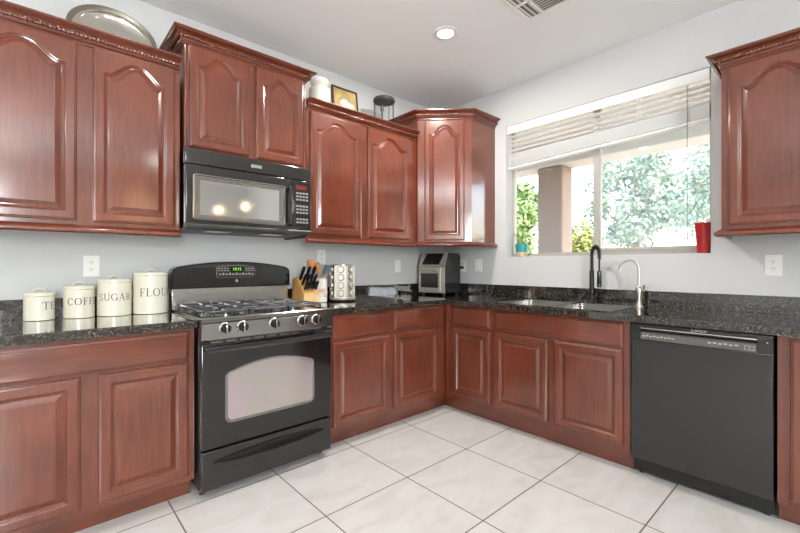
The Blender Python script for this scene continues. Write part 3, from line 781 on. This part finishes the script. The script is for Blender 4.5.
canister('TEA', -3.137, -.100, .0612, .143, .95, .038, 'smallest cream canister, lettered TEA, leftmost on the counter')
canister('COFFEE', -2.978, -.104, .0675, .172, .47, .037, 'cream canister lettered COFFEE between TEA and SUGAR')
canister('SUGAR', -2.823, -.112, .0800, .204, -.08, .038, 'cream canister lettered SUGAR, second tallest of the set')
canister('FLOUR', -2.650, -.118, .0880, .240, .24, .045, 'tallest cream canister, lettered FLOUR, next to the range')

# ------------------------------------------------------------------ knife block, knives, crock and utensils
kb = thing('knife_block', 'slanted maple knife block at the right of the range', 'knife block', (-1.675, -.18, CT1))
x0, x1 = -1.737, -1.617
prof = [(-.085, .9155), (-.275, .9155), (-.275, .985), (-.165, 1.110), (-.120, 1.098)]
MB().prism(prof, x0, x1, 'yz').build('block_body', BLOCK, kb, smooth=0)
box((x0 + .001, -.277, .917), (x1 - .001, -.2752, .984)).build('front_face', BLOCKF, kb, smooth=0)
nrm = Vector((0, -.55, .84)).normalized(); sl = (Vector((0, -.165, 1.110)) - Vector((0, -.275, .985)))
rows = [(.22, 5, .078, .0092, 'front'), (.50, 4, .095, .0105, 'middle'), (.80, 3, .115, .0125, 'back')]
ords = ['first', 'second', 'third', 'fourth', 'fifth']
for fr_, n_, ln, rad, rw in rows:
    for k in range(n_):
        xk = x0 + .016 + (x1 - x0 - .032) * k / (n_ - 1)
        b = Vector((xk, -.275, .985)) + sl * fr_ + nrm * .0015
        kn = thing('knife', 'black-handled knife in the %s row of the block, %s from the left' % (rw, ords[k]), 'knife', b, group='knives in the block')
        hdl = [b + nrm * d_ for d_ in (.012, .02, ln * .5, ln * .8, ln)]
        MB().tube(hdl, [rad * .9, rad, rad * .9, rad * 1.05, rad * .8], 10).build('handle', BLACKM, kn)
        MB().tube([b, b + nrm * .0125], rad * .7, 8).build('bolster', STEEL, kn)
cx0, cy0 = -1.545, -.165
cr = thing('utensil_crock', 'white ceramic utensil crock with a faded print beside the knife block', 'crock', (cx0, cy0, CT1))
MB().lathe([(.050, .9155), (.056, .919), (.057, 1.085), (.059, 1.094), (.056, 1.096), (.053, 1.088), (.052, .93), (.0, .93)], (cx0, cy0, 0), 40).build('crock_body', CERAM, cr)
m = MB()
for k in range(16):
    a0 = radians(-150 + k * 8); a1 = radians(-150 + (k + 1) * 8)
    m.add([(cx0 + .0576 * cos(a0), cy0 + .0576 * sin(a0), .955), (cx0 + .0576 * cos(a1), cy0 + .0576 * sin(a1), .955), (cx0 + .0576 * cos(a1), cy0 + .0576 * sin(a1), 1.02), (cx0 + .0576 * cos(a0), cy0 + .0576 * sin(a0), 1.02)], [(0, 1, 2, 3)])
m.build('print_band', PRINT, cr)
def utensil(name, lab, base, tip, hmat, head, tmat):
    t = thing(name, lab, 'utensil', base, group='cooking utensils in the crock')
    b, e = Vector(base), Vector(tip)
    MB().tube([b, b.lerp(e, .5), e], [.005, .005, .0055], 8).build('handle', hmat, t)
    d = (e - b).normalized(); sd = Vector((.745, -.667, 0)); nn = d.cross(sd).normalized(); sd = nn.cross(d).normalized() * -1
    ls = []
    for u, w_, th in head: ls.append([e + d * u + sd * (w_ * cos(a)) + nn * (th * sin(a)) for a in [2 * pi * j / 14 for j in range(14)]])
    MB().loops(ls, True, True).build('head', tmat, t)
SPN = [(-.01, .005, .005), (.005, .014, .007), (.025, .022, .009), (.045, .021, .008), (.06, .012, .006), (.065, .003, .003)]
SPT = [(-.005, .006, .004), (.01, .022, .003), (.06, .027, .0025), (.075, .025, .002)]
utensil('wooden_spatula', 'wooden spatula standing at the back left of the white crock', (cx0 - .02, cy0 + .015, .932), (cx0 - .050, cy0 + .025, 1.165), SPOON, SPT, SPOON)
utensil('wooden_spoon', 'round wooden spoon standing in the middle of the white crock', (cx0 + .005, cy0, .932), (cx0 + .000, cy0 + .020, 1.155), SPOON, SPN, SPOON)
utensil('grey_spatula', 'grey silicone spatula leaning out of the crock toward the spice rack', (cx0 - .02, cy0 - .01, .932), (cx0 + .050, cy0 - .005, 1.125), SPOON, SPT, SILIC)

# ------------------------------------------------------------------ spice carousel
sx_, sy_ = -1.352, -.185
rk = thing('spice_rack', 'stainless revolving spice rack tower on the right counter', 'spice rack', (sx_, sy_, CT1))
MB().lathe([(.098, .9155), (.100, .918), (.100, .926), (.09, .928)], (sx_, sy_, 0), 40).build('turntable', BLACKM, rk)
MB().lathe([(.103, .9285), (.105, .931), (.105, .944), (.100, .946)], (sx_, sy_, 0), 40).build('base_ring', SATIN, rk)
view = math.atan2(-2.8604 - sy_, -3.153 - sx_)
def hexr(r, z, off): return [(sx_ + r * cos(view + off + pi / 3 * k), sy_ + r * sin(view + off + pi / 3 * k), z) for k in range(6)]
off = -radians(8) + pi / 6
m = MB(); m.loops([hexr(.092, .946, off), hexr(.092, 1.192, off)], True, True); m.build('tower', SATIN, rk, smooth=20)
MB().lathe([(.096, 1.1925), (.100, 1.194), (.100, 1.200), (.06, 1.203), (0, 1.203)], (sx_, sy_, 0), 40).build('top_plate', STEEL, rk)
m = MB()
for k in range(6):
    a = view + off + pi / 3 * k
    m.tube([(sx_ + .094 * cos(a), sy_ + .094 * sin(a), .947), (sx_ + .094 * cos(a), sy_ + .094 * sin(a), 1.192)], .006, 8)
m.build('corner_posts', NICKEL, rk)
colname = {1: 'left', 0: 'middle', -1: 'right'}
for kk in (1, 0, -1):
    a = view - radians(8) - kk * pi / 3 * 1.0
    for r_, rn in enumerate(('bottom', 'third', 'second', 'top')):
        zc = .978 + r_ * .061; n_ = Vector((cos(a), sin(a), 0)); s_ = Vector((-sin(a), cos(a), 0))
        c_ = Vector((sx_, sy_, zc)) + n_ * .0805
        jr = thing('spice_jar', 'spice jar in the %s row, %s column of the steel carousel' % (rn, colname[kk]), 'jar', c_, group='spice jars in the carousel')
        rg_ = lambda r, d: [c_ + n_ * d + s_ * (r * cos(t_)) + Vector((0, 0, r * sin(t_))) for t_ in [2 * pi * j / 20 for j in range(20)]]
        MB().loops([rg_(.026, .0), rg_(.026, .003)], True, True).build('neck', BLACKM, jr)
        MB().loops([rg_(.0225, .0032), rg_(.0225, .016), rg_(.020, .019), rg_(.016, .0195)], True, True).build('cap', SATIN, jr)

# ------------------------------------------------------------------ air fryer oven in the corner
ang = radians(187 + 90)          # local -y looks along 187 deg
ao = thing('toaster_oven', 'tall stainless and black air fryer oven in the counter corner', 'toaster oven', (-.240, -.204, CT1), ang - radians(180) + 0)
ao.rotation_euler = (0, 0, radians(187 - 270))
W2, D2 = .150, .135
LB = lambda a, b, bev=.0, **k: box(a, b, bev, **k)
MB().prism([(D2, .022), (-D2 + .01, .022), (-D2 + .01, .264), (-D2 + .057, .395), (D2 - .03, .395), (D2, .37)], -W2, W2, 'yz').build('housing', APPL, ao, local=True, smooth=30)
m = MB(); m.prism([(-D2, .022), (-D2 + .0095, .022), (-D2 + .0095, .262), (-D2, .262)], -W2, W2, 'yz'); m.build('front_frame', SATIN, ao, local=True, smooth=20)
m = MB(); m.prism([(-D2 - .002, .266), (-D2 + .0092, .266), (-D2 + .0555, .3955), (-D2 + .052, .400), (-D2 + .045, .395)], -W2, W2, 'yz'); fp = m.build('upper_front', SATIN, ao, local=True, smooth=20)
sl0 = Vector((0, -D2 - .002, .266)); sl1 = Vector((0, -D2 + .045, .395)); nn = Vector((0, -(sl1.z - sl0.z), (sl1.y - sl0.y))).normalized()
def P2(x, t, d): return Vector((x, 0, 0)) + sl0.lerp(sl1, t) + nn * d
m = MB(); cs = [(-.118, .16), (.085, .16), (.118, .97), (-.078, .97)]
m.loops([[P2(x, t, .0004) for x, t in cs], [P2(x, t, .002) for x, t in cs]], True, True); m.build('touch_display', BLACKM, fp, local=True, smooth=0)
cs = [(-.004, .30), (.004, .30), (.004, .35), (-.004, .35)]
m = MB(); m.loops([[P2(x, t, .002) for x, t in cs], [P2(x, t, .0026) for x, t in cs]], True, True); m.build('indicator_lamp', GLYPH, fp, local=True, smooth=0)
dv = LB((-W2 + .010, -D2 - .010, .034), (W2 - .040, -D2, .255), .003).build('oven_door', SATIN, ao, local=True)
LB((-W2 + .035, -D2 - .012, .070), (W2 - .065, -D2 - .0102, .205), .0).build('door_window', M('smoked_glass', (44, 42, 40), .08, coat=.4), dv, local=True, smooth=0)
LB((-W2 + .03, -D2 - .030, .224), (W2 - .06, -D2 - .010, .240), .004).build('door_handle', NICKEL, dv, local=True)
for x in (-W2 + .03, W2 - .03):
    for y in (-D2 + .035, D2 - .03): MB().lathe([(.014, .0008), (.016, .022)], (x, y, 0), 12).build('foot', BLACKM, ao, local=True)

# ------------------------------------------------------------------ outlets and switch plates
def outlet(c, run, lab, kind='duplex', plug=False):
    loc = (c[0], -.0005, c[1]) if run == 'A' else (-.0005, c[0], c[1])
    t = thing('wall_outlet' if kind == 'duplex' else 'light_switch', lab, 'outlet' if kind == 'duplex' else 'switch', loc, 0 if run == 'A' else radians(-90), group='wall plates')
    LB((-.038, -.006, -.06), (.038, 0, .06), .003).build('plate', WHITE, t, local=True)
    if kind == 'duplex':
        for z in (.02, -.02):
            r = MB().loops([[(.017 * cos(a), -y_, z + .015 * sin(a)) for a in [2 * pi * j / 18 for j in range(18)]] for y_ in (.006, .0078)], True, True).build('receptacle', WHITE, t, local=True)
            m = MB()
            for x in (-.006, .006): m.box((x - .0012, -.0083, z + .000), (x + .0012, -.0077, z + .008))
            m.box((-.002, -.0083, z - .009), (.002, -.0077, z - .005)); m.build('slots', DARKGAP, r, local=True, smooth=0)
    else:
        LB((-.017, -.0095, -.034), (.017, -.006, .034), .002).build('rocker', WHITE, t, local=True)
    if plug:
        LB((-.014, -.034, -.032), (.014, -.008, -.006), .004).build('plug', BLACKM, t, local=True)
outlet((-2.917, 1.189), 'A', 'white duplex outlet above the cream canisters')
outlet((-1.432, 1.262), 'A', 'white outlet behind the knife block and utensils')
outlet((-.606, 1.188), 'A', 'white plate on the wall between spice rack and corner oven', 'rocker')
outlet((-.302, 1.192), 'B', 'outlet with a black plug just right of the corner oven', plug=True)
outlet((-.490, 1.194), 'B', 'white switch plate between the corner oven and the window', 'rocker')
outlet((-2.572, 1.193), 'B', 'white duplex outlet below the right wall cabinet')

# ------------------------------------------------------------------ things on top of the wall cabinets
TOP = 2.3005
tr = thing('silver_tray', 'oval hammered silver tray leaning on the wall above the left wall cabinet', 'tray', (-2.822, -.11, TOP))
a_, b_ = .212, .181; tilt = radians(14)
def el(s_, d):
    l = []
    for k in range(56):
        t = 2 * pi * k / 56; x = a_ * s_ * cos(t); v = b_ * s_ * sin(t) + b_
        l.append((x, -d * cos(tilt) + v * sin(tilt), v * cos(tilt) + d * sin(tilt)))
    return l
m = MB(); m.loops([el(.80, .020), el(.84, .016), el(.89, .016)], False, False)
m.loops([el(.80, .020), el(.76, .012), el(.5, .008), el(.2, .007)], False, True); m.build('tray_well', SILVER, tr, local=True, smooth=60)
m = MB(); m.loops([el(.885, .016), el(.95, .022), el(.995, .030), el(1.0, .027), el(.96, .012), el(.8, .0), el(.2, .0)], False, True); m.build('tray_rim', PEWTER, tr, local=True, smooth=60)

jx, jy = -1.572, -.21
j = thing('lidded_jar', 'white lidded ceramic jar on the cabinet top beside the picture', 'jar', (jx, jy, TOP))
MB().lathe([(.070, TOP), (.079, TOP + .01), (.081, TOP + .05), (.081, 2.490), (.078, 2.506), (.066, 2.517), (.050, 2.521), (.047, 2.53)], (jx, jy, 0), 40).build('jar_body', CERAM, j)
MB().lathe([(.048, 2.5305), (.058, 2.536), (.070, 2.550), (.070, 2.566), (.066, 2.578), (.035, 2.586), (.0, 2.588)], (jx, jy, 0), 40).build('lid', CERAM, j)

fx0, fx1 = -1.425, -1.178
pf = thing('framed_picture', 'small dark-framed picture standing on the cabinet between jar and lantern', 'picture', ((fx0 + fx1) / 2, -.17, TOP))
pw, ph = .122, .318; tl = radians(8)
def rp(x, v, d): return (x, -d * cos(tl) + v * sin(tl), v * cos(tl) + d * sin(tl))
def rl(i, d): return [rp(x, v, d) for x, v in ((-pw + i, i), (pw - i, i), (pw - i, ph - i), (-pw + i, ph - i))]
m = MB(); m.loops([rl(0, 0), rl(0, .018), rl(.012, .020), rl(.014, .012)], True, False); m.build('frame', FRAMEW, pf, local=True, smooth=20)
m = MB(); m.loops([rl(.013, .010), rl(.013, .0125)], True, True); pc = m.build('canvas', PAINTING, pf, local=True, smooth=0)
m = MB(); l0 = []; l1 = []
for k in range(26):
    t = 2 * pi * k / 26; rr_ = 1 + .18 * sin(3 * t + 1) + .1 * sin(5 * t)
    l0.append(rp(.012 + .062 * rr_ * cos(t), .165 + .066 * rr_ * sin(t), .0126)); l1.append(rp(.012 + .062 * rr_ * cos(t), .165 + .066 * rr_ * sin(t), .0130))
m.loops([l0, l1], True, True); m.build('painted_flowers', PAINTW, pc, local=True, smooth=0)

lx, ly = -.950, -.215
ln = thing('glass_lantern', 'glass candle lantern with a dark metal lid on the cabinet top', 'lantern', (lx, ly, TOP))
MB().lathe([(.088, TOP), (.090, TOP + .004), (.090, TOP + .018), (.084, TOP + .02)], (lx, ly, 0), 36).build('base', GREYMETAL, ln)
m = MB(); m.lathe([(.082, TOP + .0205), (.082, 2.578)], (lx, ly, 0), 36, cap=False); m.build('glass_chimney', JARGLASS, ln)
MB().lathe([(.0, 2.5785), (.060, 2.5785), (.088, 2.579), (.092, 2.583), (.092, 2.602), (.088, 2.607), (.0, 2.607)], (lx, ly, 0), 36).build('lid', GREYMETAL, ln)
MB().lathe([(.020, TOP + .0205), (.020, TOP + .03), (.009, TOP + .036), (.009, 2.500), (.014, 2.504), (.014, 2.545), (.0, 2.547)], (lx - .02, ly, 0), 20).build('candle_stem', GREYMETAL, ln)
m = MB()
for k in range(3):
    a = 2 * pi * k / 3 + 2.4; m.tube([(lx + .085 * cos(a), ly + .085 * sin(a), TOP + .02), (lx + .085 * cos(a), ly + .085 * sin(a), 2.578)], .0016, 6)
m.build('wire_stays', GREYMETAL, ln)

# ------------------------------------------------------------------ window blind, cup and plant on the sill
bl = thing('window_blind', 'white slatted blind raised halfway in the window', 'blind', (.045, -1.537, WZ1))
yl, yr = WY1 - .008, WY0 + .008
box((.020, yr, 2.405), (.080, yl, WZ1 - .002), .002).build('headrail', BLIND, bl)
box((.004, yr, 2.372), (.014, yl, WZ1 - .003), .003).build('valance', BLIND, bl)
def slat(zl, zr, tilt_, i):
    ls = []
    for yy, zz in ((yl - .004, zl), (yr + .004, zr)):
        prof = [(-.025, 0), (-.0125, .0022), (0, .003), (.0125, .0022), (.025, 0), (.025, -.0026), (.0125, -.0004), (0, .0004), (-.0125, -.0004), (-.025, -.0026)]
        ls.append([(.047 + a * cos(tilt_) - b * sin(tilt_), yy, zz + a * sin(tilt_) + b * cos(tilt_)) for a, b in prof])
    MB().loops(ls, True, True).build('slat', BLIND, bl, smooth=50)
zl, zr = 2.352, 2.352
for i in range(4):
    slat(2.350 - i * .040, 2.352 - i * .036, radians(-6 + 2 * i), i)
for i in range(22):
    slat(2.194 - i * .0052, 2.222 - i * .0037, radians(random.uniform(-1.0, 1.0)), i)
ls = []
for yy, zz in ((yl - .004, 2.060), (yr + .004, 2.121)):
    ls.append([(.047 + a, yy, zz + b) for a, b in ((-.026, .0), (-.022, .014), (.022, .014), (.026, 0), (.022, -.004), (-.022, -.004))])
MB().loops(ls, True, True).build('bottom_rail', BLIND, bl, smooth=20)
for yy in (-.90, -1.25, -1.56, -1.86, -2.16):
    m = MB(); zb = 2.06 + (2.121 - 2.06) * (yl - yy) / (yl - yr)
    for x in (.0195, .0745): m.tube([(x, yy, zb), (x, yy, 2.405)], .0013, 6)
    m.build('ladder_cord', WHITE, bl)
m = MB(); m.tube([(.016, -2.155, 2.372), (.014, -2.155, 1.9), (.014, -2.155, 1.39)], .0016, 6); m.build('lift_cord', GREYMETAL, bl)
MB().lathe([(.004, 1.392), (.007, 1.36), (.0, 1.358)], (.014, -2.155, 0), 10).build('cord_tassel', WHITE, bl)

cu = thing('red_cup', 'tapered red plastic cup on the right end of the window sill', 'cup', (.055, -2.231, WZ0))
MB().lathe([(.030, WZ0 + .0005), (.032, WZ0 + .004), (.0405, WZ0 + .130), (.0415, WZ0 + .132), (.0455, WZ0 + .190), (.0475, WZ0 + .194), (.0455, WZ0 + .197), (.0435, WZ0 + .190), (.031, WZ0 + .008), (0, WZ0 + .008)], (.055, -2.231, 0), 36).build('cup_body', RED, cu)

pp = thing('potted_plant', 'small teal pot with a green seedling on the left of the window sill', 'plant', (.042, -.925, WZ0))
MB().lathe([(.046, WZ0 + .0005), (.048, WZ0 + .004), (.0505, WZ0 + .038)], (.042, -.925, 0), 32).build('pot_base', TAN, pp)
MB().lathe([(.0505, WZ0 + .0385), (.054, WZ0 + .105), (.055, WZ0 + .112), (.050, WZ0 + .112), (.049, WZ0 + .098), (0, WZ0 + .098)], (.042, -.925, 0), 32).build('pot', TEAL, pp)
m = MB(); ml = MB()
for k in range(9):
    a = 2 * pi * k / 9 + random.random() * .4; h_ = .06 + .07 * random.random(); r_ = .02 + .035 * random.random()
    b0 = Vector((.042, -.925 + .0, WZ0 + .098)); tp = b0 + Vector((cos(a) * r_ * .5, sin(a) * r_ + .012, h_))
    m.tube([b0, b0.lerp(tp, .5) + Vector((0, 0, .01)), tp], .0015, 6)
    sd = Vector((-sin(a), cos(a), .1)) * .020; fw = Vector((cos(a) * .048, sin(a) * .048, -.004))
    ml.add([tp, tp + fw * .4 + sd + Vector((0, 0, .006)), tp + fw, tp + fw * .4 - sd + Vector((0, 0, .006))], [(0, 1, 2, 3)])
m.build('stems', LEAFS, pp); ml.build('leaves', LEAFS, pp)

# ------------------------------------------------------------------ ceiling light and vent
def can_light(x, y, lab, name='recessed_light', e=26):
    t = thing(name, lab, 'ceiling light', (x, y, H), group='recessed ceiling lights')
    MB().lathe([(.052, H - .001), (.054, H - .0055), (.075, H - .0065), (.084, H - .004), (.086, H - .0005)], (x, y, 0), 40, cap=False).build('trim_ring', WHITE, t)
    MB().lathe([(.0, H - .0012), (.053, H - .0012), (.053, H - .0035), (.03, H - .0065), (.0, H - .0075)], (x, y, 0), 32, cap=False).build('lens', LAMPLENS, t)
    light('can_lamp', 'AREA', (x, y, H - .012), e, (1.0, .95, .89), shape='DISK', size=.10)
can_light(-1.057, -1.005, 'round recessed ceiling light near the corner, switched on')
for (x, y) in ((-2.75, -1.0), (-4.5, -1.0), (-3.7, -4.4), (-5.2, -3.0), (-1.8, -4.8)):
    light('can_lamp', 'AREA', (x, y, H - .012), 5.5, (1.0, .95, .89), shape='DISK', size=.10)
for (x, y, z, e, r) in ((-.75, -4.2, 2.1, 1.0, .018), (-1.05, -4.5, 2.05, 1.0, .018), (-1.93, -5.3, 2.08, 8, .24), (-4.7, -5.2, 2.05, 8, .24)):
    light('pendant_bulb', 'POINT', (x, y, z), e, (1.0, .70, .36), shadow_soft_size=r)

vx0, vx1, vy0, vy1 = -1.155, -.752, -1.855, -1.452
v = thing('ceiling_vent', 'white louvered air vent in the ceiling', 'vent', ((vx0 + vx1) / 2, (vy0 + vy1) / 2, H))
m = MB(); rr = lambda i, z: [(vx0 + i, vy0 + i, z), (vx1 - i, vy0 + i, z), (vx1 - i, vy1 - i, z), (vx0 + i, vy1 - i, z)]
m.loops([rr(0, H - .0005), rr(.002, H - .006), rr(.030, H - .010), rr(.032, H - .002)], False, False); m.build('vent_frame', WHITE, v, smooth=20)
MB().loops([rr(.031, H - .0005), rr(.031, H - .0015)], True, True).build('duct_shadow', M('duct_shade', (138, 133, 126), .7), v, smooth=0)  # flat grey sheet, its colour stands in for shade between the louvers
def blade(a, b, run):
    m = MB(); tz = .008
    if run == 'x': m.loops([[(x, a[1] + .008, H - .004), (x, a[1] - .007, H - .011), (x, a[1] - .009, H - .010), (x, a[1] + .006, H - .003)] for x in (a[0], b[0])], True, True)
    else: m.loops([[(a[0] - .006, y, H - .012), (a[0] + .009, y, H - .004), (a[0] + .007, y, H - .003), (a[0] - .008, y, H - .011)] for y in (a[1], b[1])], True, True)
    m.build('louver', WHITE, v, smooth=0)
for k in range(3): blade((vx0 + .033, vy1 - .048 - k * .030), (vx1 - .033, 0), 'x')
for k in range(3): blade((vx0 + .033, vy0 + .048 + k * .030), (vx1 - .033, 0), 'x')
for k in range(15): blade((vx0 + .045 + k * .0222, vy0 + .130), (0, vy1 - .130), 'y')
m = box((vx0 + .03, vy1 - .130, H - .0125), (vx1 - .03, vy1 - .120, H - .002)); m.box((vx0 + .03, vy0 + .120, H - .0125), (vx1 - .03, vy0 + .130, H - .002)); m.box((-.960, vy0 + .03, H - .0125), (-.948, vy1 - .03, H - .002))
m.build('divider_bars', WHITE, v, smooth=0)

# ------------------------------------------------------------------ outside the window
struct(box((.15, -14, -.25), (26, 18, -.02)).build('yard_ground', GROUND, smooth=0))
struct(box((2.50, -.089, -.02), (2.85, .303, 2.66), .03).build('patio_column', STUCCO))
struct(box((2.45, -6.5, 2.66), (2.90, 5.0, 2.98), .02).build('patio_beam', PATIO))
struct(box((.15, -6.5, 2.98), (3.3, 5.0, 3.08)).build('patio_roof', PATIO, smooth=0))
def tree(x, y, h, rad, nleaf, mat, lab, ls=.075, low=.35, seed=1):
    rnd = random.Random(seed)
    t = thing('garden_tree', lab, 'tree', (x, y, -.02), group='trees in the yard')
    tk = MB(); tk.tube([(x, y, -.02), (x + .05, y, h * .3), (x, y + .05, h * .6), (x, y, h * .82)], [.11, .09, .06, .03], 10)
    for k in range(6):
        a = 2 * pi * k / 6 + rnd.random(); z0 = h * (.3 + .07 * k); tk.tube([(x, y, z0), (x + cos(a) * rad * .4, y + sin(a) * rad * .4, z0 + .35 * rad), (x + cos(a) * rad * .75, y + sin(a) * rad * .75, z0 + .6 * rad)], [.05, .03, .012], 6)
    tk.build('trunk', BARK, t)
    m = MB(); cl = []
    for k in range(46):
        while True:
            p = Vector((rnd.uniform(-1, 1), rnd.uniform(-1, 1), rnd.uniform(-1, 1)))
            if .25 < p.length < 1: break
        hz = h * (1 - low) / 2; cl.append((Vector((x + p.x * rad * .82, y + p.y * rad * .82, h * low + hz + p.z * hz * .86)), rnd.uniform(.22, .40) * rad))
    for k in range(nleaf):
        c_, r_ = cl[k % len(cl)]
        d = Vector((rnd.gauss(0, 1), rnd.gauss(0, 1), rnd.gauss(0, 1))).normalized() * r_ * rnd.random() ** .45
        p = c_ + d; n_ = (d.normalized() + Vector((rnd.uniform(-.7, .7), rnd.uniform(-.7, .7), rnd.uniform(0, .9)))).normalized()
        u = n_.orthogonal().normalized(); w_ = n_.cross(u); a = rnd.random() * 6.28; uu = u * cos(a) + w_ * sin(a); ww = n_.cross(uu)
        s_ = ls * rnd.uniform(.7, 1.3)
        m.add([p - uu * s_, p + ww * s_ * .45 + n_ * s_ * .1, p + uu * s_, p - ww * s_ * .45 + n_ * s_ * .1], [(0, 1, 2, 3)])
    m.build('foliage', mat, t, smooth=0)
tree(5.9, 3.05, 3.7, 1.15, 6500, LEAF1, 'bright green tree seen left of the patio column', seed=3)
tree(9.2, 2.95, 3.0, 1.0, 3800, LEAF2, 'yellow-green tree between the patio column and window stile', low=.2, seed=5)
tree(7.8, .62, 4.4, 1.15, 5600, LEAF3, 'large pale tree at the left of the right window pane', seed=8)
tree(6.9, -2.1, 4.2, 1.0, 5200, LEAF3, 'pale tree behind the red cup in the right window pane', seed=11)
tree(12.5, -.5, 5.6, 2.3, 6500, LEAF3, 'tall tree farther back behind the two pale trees', seed=14, ls=.1)
